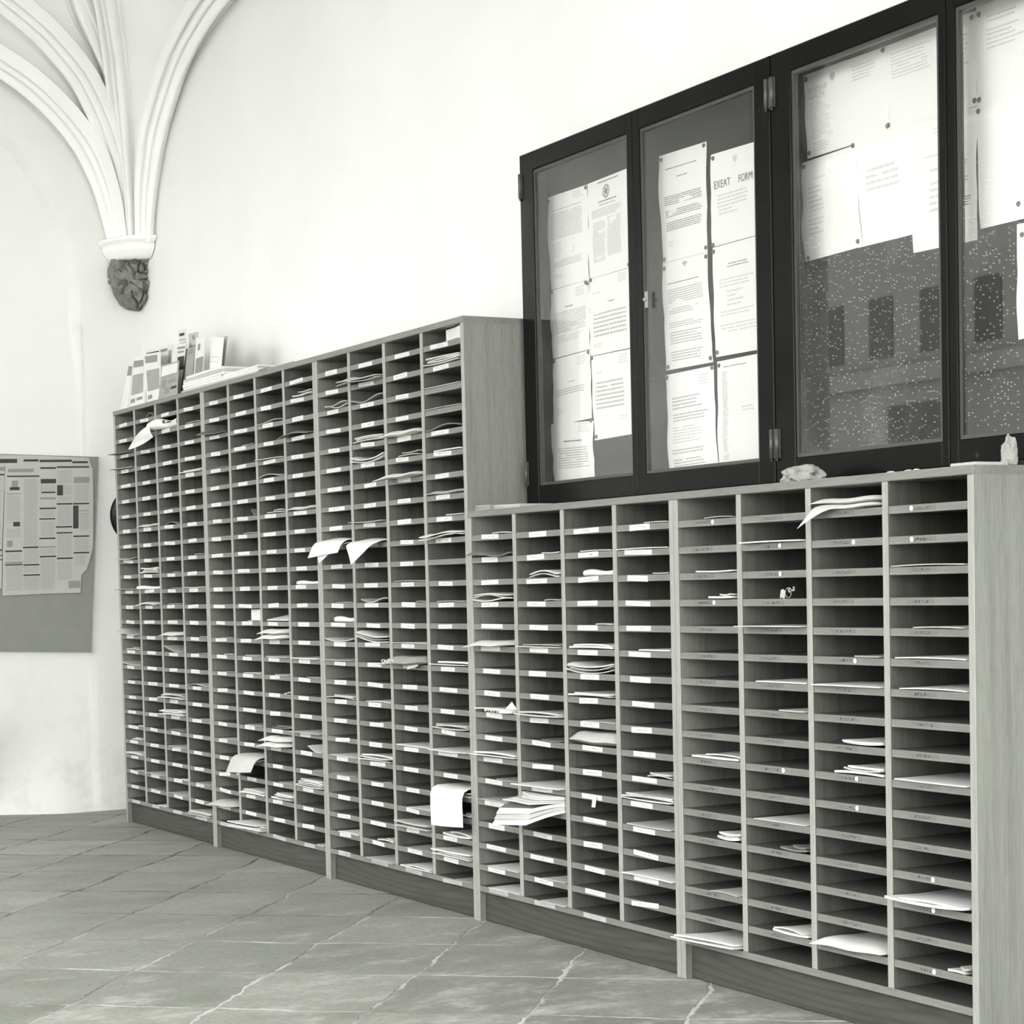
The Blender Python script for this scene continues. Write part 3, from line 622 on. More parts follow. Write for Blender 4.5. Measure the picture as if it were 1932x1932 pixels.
sheet('notice', 'list with dark ruled lines in fourth pane below the narrow sheet', 'notice', [(5.90, 2.366), (6.03, 2.36), (6.022, 2.024), (5.915, 2.024)], YB - .001, [(.45, .75, .38, .42, .02, 1, 'j'), (.45, .75, .5, .55, .025, 1, 'j'), (.45, .8, .65, .72, .02, 2, 'j')], [(.08, .08)])
sheet('notice', 'large white sheet filling upper part of fourth pane', 'notice', [(6.027, 2.609), (6.228, 2.608), (6.231, 2.049), (6.034, 2.049)], YB - .002, [(.2, .9, .06, .1, .02, 3, 'l'), (.2, .9, .12, .2, .02, 3, 'l')], [(.06, .04), (.04, .42), (.03, .47), (.72, .93)])
sheet('notice', 'white sheet in fourth pane below the large one, toward its edge', 'notice', [(6.165, 2.039), (6.40, 2.04), (6.40, 1.76), (6.167, 1.753)], YB, [(.2, .9, .2, .6, .05, 3, 'l')], [(.08, .1)])

# ------------------------------------------------------------------ crooked hardboard with newspaper on the end wall
XB = XL + .012
board = thing('notice_board', 'crooked grey hardboard notice board on the end wall, below the vault', 'notice board', (XB, .102, 1.911))
mb = MB(); n = 40
def bp(u, v):    # u leftwards 0..1, v downwards 0..1, board slightly rotated in its plane
    y = -1.15 * u - .078 * v; z = .020 * u - 1.047 * v + .034 * u * v
    if v > .99: z += .006 * noise.noise(Vector((u * 40, 1, 1)))
    return y, z
rows = [[(0.012, *bp(i / n, j / 6)) for j in range(7)] for i in range(n + 1)]; back = [[(-.004, p[1], p[2]) for p in r] for r in rows]
mb.slab(rows, back, 0, False); mb.build('board', M_HARD, board)
def nm(x, y): return (-.433 + x * .119 / 200 - y * .004 / 200, 1.973 + x * .002 / 200 - y * .1175 / 200)
def news(name, label, outline, dx, bars, greys):
    o_y, o_z = nm(*outline[0]); root = thing(name, label, 'newspaper', (XB + dx, o_y, o_z), 'newspaper pages pinned on the hardboard')
    mb = MB(); m = len(outline); pts = [nm(*p) for p in outline]
    mb.v += [(.0008, y - o_y, z - o_z) for k, (y, z) in enumerate(pts)] + [(0, y - o_y, z - o_z) for y, z in pts]
    mb.face(list(range(m))); mb.face(list(range(2 * m - 1, m - 1, -1)))
    for k in range(m): mb.face([k, m + k, m + (k + 1) % m, (k + 1) % m])
    def q(x0, y0, x1, y1, mi, lift):
        c = [nm(x0, y0), nm(x0, y1), nm(x1, y1), nm(x1, y0)]; mb.quad(*[(lift, y - o_y, z - o_z) for y, z in c], mi)
    for b in greys:
        y = b[1]
        while y < b[3] - 6: q(b[0] + random.uniform(0, 6), y, b[2] - random.uniform(0, 14), y + 4.5, 1, .0013); y += 9
    for b in bars: q(b[0], b[1], b[2], b[3], b[4] if len(b) > 4 else 2, .0018)
    mb.build('page', [M_NEWS, M_NEWS_T, M_INK, M_INK_M], root); return root
random.seed(5)
news('newspaper_page', 'newspaper page mostly hidden, its dark headlines showing above the front page', [(-260, 95), (0, 100), (380, 108), (810, 130), (835, 200), (850, 268), (845, 420), (-260, 420)], .014,
     [(-20, 135, 160, 172), (218, 140, 352, 160), (362, 145, 655, 166), (660, 160, 803, 178)], [])
news('newspaper_page', 'main newspaper page with torn lower corner, pinned on the crooked hardboard', [(55, 200), (360, 200), (820, 195), (845, 230), (852, 500), (848, 950), (820, 1050), (790, 1145), (765, 1165), (740, 1190), (732, 1355), (390, 1352), (25, 1355), (30, 900), (45, 500)], .018,
     [(75, 225, 305, 255, 3), (68, 285, 358, 298), (365, 212, 508, 228), (515, 205, 812, 220), (370, 318, 508, 358, 2), (670, 303, 815, 358, 3), (375, 432, 503, 446), (365, 484, 505, 502, 3), (515, 538, 658, 552), (665, 538, 812, 552),
      (518, 375, 572, 468), (358, 576, 506, 590), (664, 562, 714, 770), (356, 672, 502, 684), (508, 746, 656, 760), (512, 800, 656, 813), (666, 834, 812, 848), (356, 846, 502, 860), (358, 925, 504, 937, 3), (360, 1010, 507, 1024),
      (50, 953, 200, 968), (208, 923, 350, 937), (50, 1055, 204, 1072, 3), (50, 1076, 204, 1088), (212, 1080, 356, 1094), (212, 1172, 360, 1186), (516, 1030, 660, 1045), (668, 984, 812, 998), (622, 1245, 730, 1312, 3), (65, 444, 196, 452, 3),
      (92, 388, 180, 415), (110, 330, 165, 388, 3), (122, 698, 182, 740), (66, 866, 116, 920, 3), (714, 606, 812, 614, 3), (714, 636, 812, 643, 3)],
     [(62, 465, 195, 690), (60, 760, 195, 845), (215, 320, 350, 915), (365, 370, 505, 430), (365, 600, 500, 668), (365, 700, 500, 840), (365, 945, 505, 1005), (365, 1035, 505, 1320), (520, 245, 660, 365), (580, 380, 658, 460), (520, 480, 658, 530), (520, 565, 655, 740),
      (520, 825, 655, 1025), (520, 1060, 660, 1235), (675, 375, 810, 530), (720, 650, 808, 800), (675, 860, 808, 975), (675, 1010, 780, 1110), (55, 980, 200, 1045), (55, 1100, 205, 1320), (215, 945, 350, 1070), (215, 1105, 355, 1165), (215, 1200, 360, 1320)])
news('newspaper_page', 'newspaper page running out of view beside the main page', [(-260, 195), (52, 198), (40, 500), (22, 900), (20, 1290), (-260, 1290)], .016,
     [(-30, 205, 48, 240, 3), (-30, 268, 46, 282), (-20, 940, 20, 955), (-20, 990, 20, 1000), (-20, 1028, 22, 1038)], [(-100, 300, 20, 900)])

# black disc hanging in the gap between end wall and cabinet
disc = thing('black_disc', 'round black disc half hidden behind the first tall cabinet', 'disc', (-.222, .200, 1.582))
ax = Vector((.872, -.489, 0)).normalized()
mb = MB(); prof = [(.155, 0), (.155, .006), (.14, .012), (.10, .018), (.04, .021), (.002, .022)]
u = Vector((.489, .872, 0)); w = Vector((0, 0, 1)); rows = []
for r, h in prof: rows.append([tuple(ax * h + u * (r * math.cos(2 * math.pi * k / 40)) + w * (r * math.sin(2 * math.pi * k / 40))) for k in range(41)])
rows.insert(0, [(0, 0, 0)] * 41); mb.grid(rows, 0, True); mb.build('dome', M_BLACK, disc)
mb = MB(); mb.cyl((0, 0, 0), (XL + .222 + .003, 0, 0), .012, 10); mb.build('bracket', M_IRON, disc)

# ------------------------------------------------------------------ mail in the pigeonholes
MAIL = '''1 1 2 0.03 0.044 E g 1;1 1 3 0.03 0.037 E m 1;1 1 6 0.34 0.004 E g 1;1 1 9 0.03 0.024 C l 1;1 1 11 0.03 0.032 E m 1;1 2 0 0.66 0.004 C g 1;1 2 7 0.03 0.004 P w 1;1 2 10 0.04 0.004 S w 4;1 2 11 0.03 0.027 R w 1;1 2 12 0.03 0.032 C w 1;1 3 1 0.03 0.029 N w 1;1 3 6 0.03 0.005 E g 1;1 3 7 0.35 0.004 C g 1;1 3 10 0.61 0.004 E m 1;1 3 11 0.55 0.004 E m 1;1 3 12 0.29 0.004 E m 1;1 4 1 0.39 0.004 E l 1;1 4 4 0.03 0.012 S l 2;1 4 9 0.54 0.004 E m 1;1 4 11 0.03 0.006 E l 1;2 1 2 0.03 0.043 C g 1;2 1 4 0.21 0.004 E g 1;2 2 3 0.50 0.004 E l 1;2 2 7 0.81 0.004 C g 1;2 2 8 0.45 0.004 E m 1;2 3 2 0.03 0.005 C l 1;2 3 4 0.03 0.019 E l 1;2 3 5 0.03 0.004 C l 1;2 3 7 0.31 0.004 S l 2;2 4 1 0.31 0.004 S l 3;2 4 3 0.03 0.044 C g 1;2 4 7 0.03 0.004 P w 1;2 4 11 0.23 0.004 R w 1;1 1 14 0.03 0.024 C l 1;1 1 15 0.28 0.004 S l 2;1 1 16 0.03 0.011 C l 1;1 1 20 0.78 0.004 E w 1;1 1 21 0.42 0.004 S l 2;1 1 22 0.03 0.009 S w 2;1 1 23 0.62 0.004 E l 1;1 2 23 0.03 0.012 E l 1;1 2 24 0.28 0.004 E g 1;1 2 25 0.57 0.004 E w 1;1 3 13 0.43 0.004 E m 1;1 3 14 0.03 0.013 P w 1;1 3 15 0.03 0.002 C l 1;1 3 18 0.03 0.044 S l 4;1 3 19 0.03 0.040 S w 4;1 3 20 0.13 0.004 S g 2;1 3 21 0.14 0.004 E l 1;1 3 23 0.69 0.004 E w 1;1 3 24 0.03 0.007 E l 1;1 4 14 0.68 0.004 E m 1;1 4 15 0.60 0.004 E m 1;1 4 17 0.03 0.009 C l 1;1 4 19 0.60 0.004 E m 1;1 4 23 0.31 0.004 E m 1;1 4 25 0.03 0.026 S l 3;2 1 14 0.52 0.004 E m 1;2 1 15 0.56 0.004 E l 1;2 1 16 0.59 0.004 E m 1;2 1 20 0.33 0.004 E l 1;2 1 24 0.03 0.040 P l 1;2 2 13 0.38 0.004 B w 1;2 2 15 0.39 0.004 E l 1;2 2 16 0.31 0.004 E l 1;2 2 19 0.39 0.004 E m 1;2 2 21 0.03 0.035 K l 2;2 2 23 0.03 0.017 S w 3;2 2 25 0.03 0.070 S w 4;2 3 13 0.19 0.004 L w 1;2 3 14 0.03 0.030 P w 2;2 3 15 0.10 0.004 E l 1;2 3 16 0.45 0.004 E l 1;2 3 17 0.79 0.004 C w 1;2 3 19 0.28 0.004 S g 2;2 3 20 0.03 0.038 P w 2;2 3 22 0.51 0.004 E m 1;2 3 23 0.18 0.004 S w 4;2 4 15 0.03 0.013 E w 1;2 4 16 0.55 0.004 E l 1;2 4 19 0.03 0.031 E l 1;2 4 20 0.52 0.004 C w 1;2 4 21 0.65 0.004 E m 1;2 4 22 0.03 0.011 S w 5;2 4 25 0.70 0.004 E l 1;3 1 2 0.27 0.004 C l 2;3 1 9 0.03 0.048 K w 2;3 2 1 0.03 0.063 C l 2;3 2 2 0.03 0.004 C m 1;3 2 4 0.03 0.003 S l 3;3 2 5 0.03 0.011 C w 2;3 2 8 0.03 0.027 E m 1;3 2 9 0.03 0.029 K w 1;3 3 4 0.03 0.032 P w 1;3 3 5 0.35 0.004 S m 2;3 3 6 0.03 0.059 P w 1;3 4 0 0.43 0.004 B w 1;3 4 1 0.03 0.003 S l 4;3 4 2 0.03 0.000 E l 1;3 4 3 0.03 0.002 E l 1;3 4 4 0.03 0.007 C g 1;3 4 5 0.23 0.004 E w 1;3 4 7 0.05 0.004 P l 1;3 4 8 0.55 0.004 E l 1;3 4 9 0.03 0.040 C w 2;3 1 12 0.48 0.004 E m 1;3 1 13 0.37 0.004 R w 1;3 1 14 0.05 0.004 C w 1;3 1 15 0.03 0.014 E l 1;3 1 17 0.03 0.001 S l 2;3 1 20 0.09 0.004 E w 1;3 1 21 0.09 0.004 E m 1;3 1 24 0.32 0.004 E w 1;3 2 12 0.20 0.004 C l 1;3 2 14 0.03 0.008 C w 3;3 2 17 0.26 0.004 E w 1;3 2 18 0.69 0.004 E m 1;3 2 20 0.03 0.010 S w 3;3 2 21 0.73 0.004 E m 1;3 2 24 0.47 0.004 S l 2;3 2 25 0.13 0.004 E l 1;3 3 11 0.11 0.004 E l 1;3 3 12 0.75 0.004 E m 1;3 3 14 0.03 0.006 E w 1;3 3 15 0.03 0.051 P m 1;3 3 17 0.64 0.004 E m 1;3 3 19 0.07 0.004 E w 1;3 3 22 0.36 0.004 E w 1;3 3 23 0.03 0.023 S l 3;3 3 24 0.25 0.004 E m 1;3 3 25 0.10 0.004 S w 2;3 4 12 0.24 0.004 E l 1;3 4 15 0.03 0.011 S w 2;3 4 18 0.03 0.004 S l 3;3 4 19 0.03 0.028 E w 1;3 4 21 0.03 0.013 D w 3;3 4 22 0.72 0.004 S w 2;3 4 23 0.21 0.004 S w 2;3 4 24 0.03 0.017 S w 3;3 4 25 0.55 0.004 E m 1;4 1 0 0.52 0.004 E w 1;4 1 1 0.03 0.027 C g 1;4 1 3 0.03 0.004 C w 3;4 1 5 0.03 0.035 P w 1;4 1 8 0.03 0.009 S w 2;4 1 10 0.03 0.035 S w 2;4 1 11 0.50 0.004 E m 1;4 1 12 0.04 0.004 E l 1;4 1 15 0.23 0.004 E w 1;4 1 16 0.21 0.004 E w 1;4 2 1 0.60 0.004 E l 1;4 2 2 0.32 0.004 C w 2;4 2 3 0.65 0.004 E m 1;4 2 5 0.03 0.015 E l 2;4 2 8 0.03 0.034 S l 2;4 2 9 0.52 0.004 E g 1;4 2 11 0.03 0.045 E w 1;4 2 12 0.03 0.107 Z w 7;4 2 15 0.47 0.004 E l 1;4 2 16 0.41 0.004 E l 1;4 3 1 0.34 0.004 E l 1;4 3 2 0.40 0.004 R w 1;4 3 4 0.63 0.004 E l 1;4 3 5 0.03 0.007 S w 2;4 3 6 0.03 0.007 C w 3;4 3 7 0.05 0.004 S w 2;4 3 8 0.35 0.004 E l 1;4 3 9 0.03 0.004 P l 1;4 4 0 0.56 0.004 E w 1;4 4 1 0.03 0.006 E w 1;4 4 2 0.71 0.004 E m 1;4 4 5 0.39 0.004 E w 1;4 4 10 0.47 0.004 S l 2;4 4 11 0.03 0.004 S w 3;4 4 12 0.12 0.004 E l 1;4 4 14 0.03 0.010 E w 1;5 1 0 0.49 0.004 E m 1;5 1 2 0.33 0.004 E w 1;5 1 3 0.54 0.004 S w 2;5 1 9 0.12 0.004 S w 2;5 1 12 0.58 0.004 S w 3;5 1 14 0.47 0.004 E l 1;5 1 16 0.03 0.068 S w 2;5 2 1 0.03 0.018 E w 1;5 2 4 0.03 0.042 E w 1;5 2 6 0.20 0.004 E w 1;5 2 7 0.57 0.004 E l 1;5 2 11 0.15 0.004 E w 1;5 2 12 0.57 0.004 S g 2;5 2 15 0.43 0.004 S w 2;5 3 0 0.03 0.010 P w 2;5 3 5 0.62 0.004 E m 1;5 3 6 0.03 0.018 E w 1;5 3 8 0.36 0.004 S w 2;5 3 9 0.29 0.004 S w 3;5 3 15 0.03 0.019 P w 1;5 4 2 0.03 0.000 E l 1;5 4 4 0.33 0.004 E l 1;5 4 5 0.09 0.004 E w 1;5 4 6 0.11 0.004 E w 1;5 4 9 0.05 0.004 E w 1;5 4 13 0.03 0.047 S w 2;5 4 15 0.72 0.004 S l 2;'''
ORD = ['first', 'second', 'third', 'fourth', 'fifth', 'sixth', 'seventh', 'eighth', 'ninth', 'tenth', 'eleventh', 'twelfth', 'thirteenth', 'fourteenth', 'fifteenth', 'sixteenth', 'seventeenth',
       'eighteenth', 'nineteenth', 'twentieth', 'twenty-first', 'twenty-second', 'twenty-third', 'twenty-fourth', 'twenty-fifth', 'twenty-sixth']
UNIT = {1: 'corner tall cabinet', 2: 'middle tall cabinet', 3: 'tall cabinet beside notice case', 4: 'white-labelled low cabinet', 5: 'unlabelled low cabinet'}
TONE = {'w': 'white', 'l': 'pale', 'm': 'buff', 'g': 'grey'}
def where(u, c, r): return 'in %s column, %s slot down, %s' % (ORD[c - 1], ORD[r], UNIT[u])
def cell(u, c, r):
    x = (u - 1) * W + T + (c - 1) * (CW + T); return x, lip_z(r + (9 if u > 3 else 0)) + .0102
def sheetmesh(x0, x1, yf, yb, fz, th, nx=12, ny=9, sx=0.0, pillow=None):
    """flat piece lying front-to-back; fz(s, y) gives its lower face, sx skews the back edge sideways"""
    top, bot = [], []
    for i in range(nx + 1):
        s = i / nx; a, b = [], []
        for j in range(ny + 1):
            t = j / ny; y = yf(s) + (yb - yf(s)) * t; x = x0 + (x1 - x0) * s + sx * t; z = fz(s, y)
            h = th if not pillow else th * max(.06, (1 - abs(2 * s - 1) ** pillow) ** .6 * (1 - abs(2 * t - 1) ** (pillow + 1)) ** .6)
            if pillow: z += (th - h) * .35
            a.append((x, y, z + h)); b.append((x, y, z))
        top.append(a); bot.append(b)
    mb = MB(); mb.slab(top, bot, 0, True); return mb
COUNTW = {0: 'lowest', 1: 'second lowest', 2: 'third lowest', 3: 'fourth lowest', 4: 'fifth lowest', 5: 'sixth lowest', 6: 'topmost'}
def name_piece(o, kind, tone, u, c, r, k, n):
    noun = {'P': 'padded packet', 'R': 'rolled paper', 'N': 'folded newspaper', 'B': 'upright card', 'L': 'leaning envelope', 'D': 'hanging sheet', 'K': 'drooping sheet', 'C': 'curled paper', 'Z': 'folded magazine'}.get(kind, 'envelope')
    t = TONE[tone]
    if n == 1: s = '%s %s %s' % (t, noun, where(u, c, r))
    else:
        pos = 'upper' if (n == 2 and k == 1) else 'lower' if n == 2 else ('topmost' if k == n - 1 else COUNTW[k] if k else 'lowest')
        s = '%s %s %s %s' % (pos, t, noun, where(u, c, r))
    cat = {'P': 'packet', 'R': 'paper roll', 'N': 'newspaper', 'B': 'card', 'D': 'paper', 'K': 'paper', 'C': 'paper', 'Z': 'magazine'}.get(kind, 'envelope')
    tag(o, s, cat, 'mail in the pigeonholes')
NAMES = {'P': 'packet', 'R': 'paper_roll', 'N': 'newspaper', 'B': 'card', 'L': 'envelope', 'D': 'letter', 'K': 'letter', 'C': 'folded_paper', 'Z': 'magazine', 'E': 'envelope', 'S': 'envelope'}
def TK(kind, k, n, tone):
    return tone if not (n > 2 and k % 3 == 1 and tone == 'w') else 'l'
def mail(u, c, r, xa, out, kind, tone, n):
    X0, Z = cell(u, c, r); rnd = random.random
    a = X0 + max(.006, xa * CW); b = X0 + CW - .006
    head = PITCH - .0215 if not (r == 0) else .048
    for k in range(n):
        if kind in 'ES':
            th = .0016 + .0022 * rnd() if kind == 'E' else .003 + .0035 * rnd()
            z = Z + k * min(.0068, (head - .012) / max(n, 1)); da = 0 if k == 0 else rnd() * .05 * min(1, (b - a) / .15); o_ = out if k == 0 else out - rnd() * .03 + .008
            yb = min(.30, .13 + .16 * rnd()); tl = (.004 + .008 * rnd()) * (kind == 'S') + .002
            sk = -(rnd() * .30) * o_ if o_ > .02 else (rnd() - .4) * .03
            yf0, yf1 = -o_, -max(.0, o_ * .35 + (rnd() - .3) * .012); wv = .002 * (rnd() - .5)
            bow = (rnd() - .5) * (.010 if kind == 'S' else .005)
            fz = lambda s, y, z=z, tl=tl, bow=bow: z + (bow * (2 * s - 1) ** 2 if bow > 0 else -bow * (1 - (2 * s - 1) ** 2)) + tl * max(0, min(1, (.06 - y) / .2)) + (0 if y > 0 else .12 * y * y)
            sxk = (rnd() - .5) * (.05 if n > 1 else .02); yf1 += (rnd() - .5) * .02 * (n > 1) * (k > 0)
            if (u, c, r) == (4, 1, 8): th = .011 if k == 0 else .004; da = .075 if k == 0 else 0; bow = .0; tl = .001; z = Z + k * .0125
            mb = sheetmesh(a + da + max(0, -sxk), b - max(0, sxk), lambda s, p=yf0, q=yf1: p + (q - p) * s, yb, fz, th, sx=sxk)
            if (u, c, r) == (4, 1, 8):
                if k == 0:
                    for x_, w_ in ((.10, .012), (.116, .012), (.132, .004), (.140, .010), (.156, .016), (.178, .008)): mb.quad((X0 + x_, -o_ - .0012, Z + .002), (X0 + x_ + w_, -o_ - .0012, Z + .002), (X0 + x_ + w_, -o_ - .0012, Z + .0095), (X0 + x_, -o_ - .0012, Z + .0095), 2)
                else:
                    pk = [(b - .085, z + .004), (b - .040, z + .030), (b - .004, z + .004)]; mb.add([(x, .01, zz) for x, zz in pk] + [(x, .0115, zz) for x, zz in pk], [(0, 1, 2), (5, 4, 3), (0, 3, 4, 1), (1, 4, 5, 2), (2, 5, 3, 0)])
        elif kind == 'C':
            th = .0016 + .002 * rnd(); z = Z + k * .010; am = (.008 + .010 * rnd()) * (1 if n == 1 else .8); ph = rnd() * 1.2
            mode = {(3, 1, 14): 1, (3, 2, 5): 1, (3, 2, 14): 3, (4, 3, 6): 1, (4, 1, 3): 2, (4, 2, 2): 0, (1, 3, 15): 3, (2, 4, 20): 3, (1, 1, 9): 2}.get((u, c, r), random.choice((0, 2, 2, 3)))
            def prof(s, mode=mode, am=am, ph=ph):
                if mode == 0: return am * abs(math.sin(math.pi * (s + ph * .35 - .2))) ** 1.3
                if mode == 1: return am * 1.25 * abs(2 * s - 1) ** 2.2
                if mode == 2: return am * .55 * (1 + math.sin(2 * math.pi * (s * .9 + ph)))
                return am * 1.9 * max(0, 1 - 1.5 * s) ** 1.4 + am * .4 * max(0, s - .6)
            fz = lambda s, y, z=z: z + prof(s) * (1 if y > -.02 else .7) + (.0 if y > 0 else .25 * y) * (1 - s)
            mb = sheetmesh(a + (k * .012), b, lambda s, o_=out + k * .004: -o_ * (1 - .6 * s), .12 + .12 * rnd(), fz, th, nx=18)
        elif kind == 'P':
            th = (.042 if (u, c, r) == (4, 3, 9) else .029 if (u, c, r) == (3, 3, 15) else min(head * .6, .015 + .010 * rnd())) if n == 1 else head * (.42 if (u, c, r) in ((2, 3, 14), (2, 3, 20)) else .33); z = Z + k * th * .97
            fz = lambda s, y, z=z: z + (.0 if y > 0 else .16 * y * (1.1 - s)) + .0018 * math.sin(9 * s + 30 * y)
            mb = sheetmesh(a, b, lambda s, o_=out + (.012 if th < .03 else -.004) - k * .01: -o_ * (1 - .4 * s), .24, fz, th, nx=18, ny=12, pillow=9.0 if th > .028 else 4.0 + rnd() * 3)
        elif kind == 'R':
            mb = MB(); R1 = .0075 + .004 * rnd(); rows = []
            for i in range(15):
                s = i / 14; x = a + (b - a) * s; rr = R1 * (.75 + .35 * math.sin(3 * s + 1) ** 2)
                rows.append([(x, -.004 - out * (1 - s) + rr * math.cos(t) * 1.3 + .02, Z + rr + rr * math.sin(t)) for t in [2 * math.pi * q / 16 for q in range(17)]])
            inner = [[(p[0], .02 - .004 - out * (1 - i / 14) + (p[1] - (.02 - .004 - out * (1 - i / 14))) * .82, Z + R1 + (p[2] - Z - R1) * .82) for p in row] for i, row in enumerate(rows)]
            mb.slab(rows, inner)
        elif kind == 'N':
            mb = MB(); rows = []
            for i in range(17):
                s = i / 16; x = X0 + .004 + (CW - .010) * s; rr = .020 + .004 * math.sin(7 * s)
                rows.append([(x, .03 + 1.5 * rr * math.cos(t) - .05 * (1 - s), Z + rr * 1.05 * (1 + math.sin(t)) + .0005) for t in [2 * math.pi * q / 14 for q in range(15)]])
            inner = [[(p[0], .03 + (p[1] - .03) * .9 - .005 * (1 - i / 16), p[2] + .0015) for p in row] for i, row in enumerate(rows)]
            mb.slab(rows, inner)
            # loose leaf pulled out and hanging across the next column
            fl = []
            for i in range(11):
                s = i / 10; wd = .058 * (1 - s) ** .7 + .006
                fl.append([Vector((X0 + .03 - .27 * s + .03 * q, -.035 - .035 * s - .012 * math.sin(3 * q + 4 * s), Z + .030 - .100 * s ** 1.15 - wd * q)) for q in (0, .25, .5, .75, 1)])
            mb.slab(fl, [[p + Vector((.0, -.0012, .0)) for p in row] for row in fl])
            for sx_, w_, h_ in ((.12, .012, .014), (.30, .008, .012), (.55, .03, .016), (.70, .05, .006)):
                x = X0 + CW * sx_; yy = .03 - .031 - .05 * (1 - sx_); mb.quad((x, yy, Z + .022), (x + w_, yy, Z + .022), (x + w_, yy - .001, Z + .022 + h_), (x, yy - .001, Z + .022 + h_), 2)
        elif kind == 'B':
            mb = MB(); hh = head * .94
            f0 = [[(a + (b - a) * s, .012 + .02 * (1 - s) + .004 * math.sin(4 * s), Z + .0005 + hh * q) for q in (0, .5, 1)] for s in [i / 8 for i in range(9)]]
            mb.slab(f0, [[(p[0], p[1] + .003, p[2]) for p in row] for row in f0])
            f1 = [[(a + (b - a) * s, .016 + .10 * q, Z + .001 + .006 * s) for q in (0, .5, 1)] for s in [i / 8 for i in range(9)]]
            mb.slab(f1, [[(p[0], p[1], p[2] + .002) for p in row] for row in f1])
        elif kind == 'L':
            mb = MB(); f0 = [[(a + (b - a) * s + .03 * q, .0 + .16 * q, Z + .004 + (head - .010) * q * (.7 + .3 * s)) for q in (0, .25, .5, .75, 1)] for s in [i / 8 for i in range(9)]]
            mb.slab(f0, [[(p[0], p[1] - .002, p[2] + .0045) for p in row] for row in f0])
        elif kind == 'D':
            if k < n - 1:
                mb = sheetmesh(a, b, lambda s: -.006, .2, lambda s, y, z=Z + .002 + k * .009: z + .004 * math.sin(5 * s + k), .004)
            else:
                mb = MB(); path = [(.18, Z + .026), (.08, Z + .027), (.0, Z + .026), (-.022, Z + .018), (-.034, Z - .002), (-.038, Z - .03), (-.040, Z - .06), (-.043, Z - .085), (-.046, Z - .100)]
                f0 = [[(a + .008 + (b - a - .03) * s + .006 * q, path[q][0] - .012 * math.sin(math.pi * s) * (q > 3), path[q][1] - .012 * (1 - s) * (q > 4)) for q in range(9)] for s in [i / 10 for i in range(11)]]
                mb.slab(f0, [[(p[0], p[1] + .0009, p[2] + .0009) for p in row] for row in f0])
                for q, i0, i1 in ((4, 3, 7), (5, 1, 3), (6, 1, 9), (7, 1, 9)):
                    for i in range(i0, i1):
                        A, B = Vector(f0[i][q]), Vector(f0[i + 1][q]); up = (Vector(f0[i][q - 1]) - A) * .13; e = Vector((0, -.0006, 0)); mb.quad(A + e, A.lerp(B, .8) + e, A.lerp(B, .8) + up + e, A + up + e, 1)
        elif kind == 'K':
            th = .0012; z = Z + .004 + k * .012; Lm = .075 + .035 * rnd(); f0 = []; mode = 0 if (c == 1 or u == 2) and k == n - 1 else 1
            for i in range(17):
                s = i / 16; L = (Lm + .012) * (1 - .18 * s) if mode == 0 else (Lm + .02) * (.12 + .88 * max(0, 1 - abs(s - .45) / .56))
                row = []
                for q in range(15):
                    t = q / 14
                    if t < .5: y = .14 * (1 - t / .5); zz = z + .012 * math.sin(math.pi * (s * .8 + .15)) * (.4 + .6 * math.sin(math.pi * t)) + (head - .03 - k * .012) * .3 * (1 - s) * 0
                    else:
                        w_ = (t - .5) / .5 * L; R_ = .045; an = min(w_ / R_, 1.15); rest = max(0, w_ - 1.15 * R_)
                        y = -R_ * math.sin(an) - rest * math.cos(1.15) - .002; zz = z + .012 * math.sin(math.pi * (s * .8 + .15)) * .4 * (1 - w_ / L) + .001 - R_ * (1 - math.cos(an)) - rest * math.sin(1.15)
                    row.append((a + (b - a) * s - .25 * max(0, -y), y + .006 * math.sin(5 * s + 2 * k) * max(0, t - .5), zz))
                f0.append(row)
            mb = MB(); mb.slab(f0, [[(p[0], p[1] - th * .6 * (p[1] < 0), p[2] + th) for p in row] for row in f0])
        elif kind == 'Z':
            def plan(s, t, dl=0.0, dr=0.0):
                xl, xr = X0 + .008, X0 + CW - .008
                if t < .5: return xl + (xr - xl) * s, .14 * (1 - t / .5)
                w_ = (t - .5) / .5; return (xl + (xr - xl) * s) * (1 - w_) + (X0 + .010 + dl + (.185 - dl - dr) * s) * w_, (-.118 + dl * .8 + (.022 + dr) * s) * w_
            if k < 3:      # folded magazines fanning down out of the slot
                mb = MB(); tp, bt = [], []; th = .0100
                for i in range(15):
                    s = i / 14; ra, rb = [], []
                    for q in range(17):
                        t = q / 16; x, y = plan(s, t, .006 * k, .004 * k); w_ = max(0, (t - .5) / .5)
                        base = Z + .001 + k * (.0105 + .0075 * w_) - .050 * w_ ** 1.3 * (1.05 - .25 * s); h_ = (th + .003 * w_) * (1 - .75 * max(0, (t - .93) / .07) ** 2)
                        rb.append((x, y, base)); ra.append((x, y, base + h_))
                    tp.append(ra); bt.append(rb)
                mb.slab([r_[:] for r_ in tp], bt)
                cov = [[(p[0], p[1], p[2] + .0006) for p in r_[:16]] for r_ in tp]; mb.grid(cov, 3, True)
            else:
                j = k - 3; z = Z + .0345 + j * .0042
                mb = MB(); tp, bt = [], []
                for i in range(13):
                    s = i / 12; ra, rb = [], []
                    for q in range(13):
                        x, y = plan(s, q / 12, .03 + .022 * j, -.02 + .004 * j); w_ = max(0, (q / 12 - .5) / .5); y *= 1 - .12 * j
                        rb.append((x, y, z - .004 * w_ + .0012 * math.sin(5 * s + j))); ra.append((x, y, z - .004 * w_ + .0012 * math.sin(5 * s + j) + .0034))
                    tp.append(ra); bt.append(rb)
                mb.slab(tp, bt)
        o = mb.build(NAMES[kind], [PAPER[TK(kind, k, n, tone)], M_INK_L, M_INK, PAPER['g']])
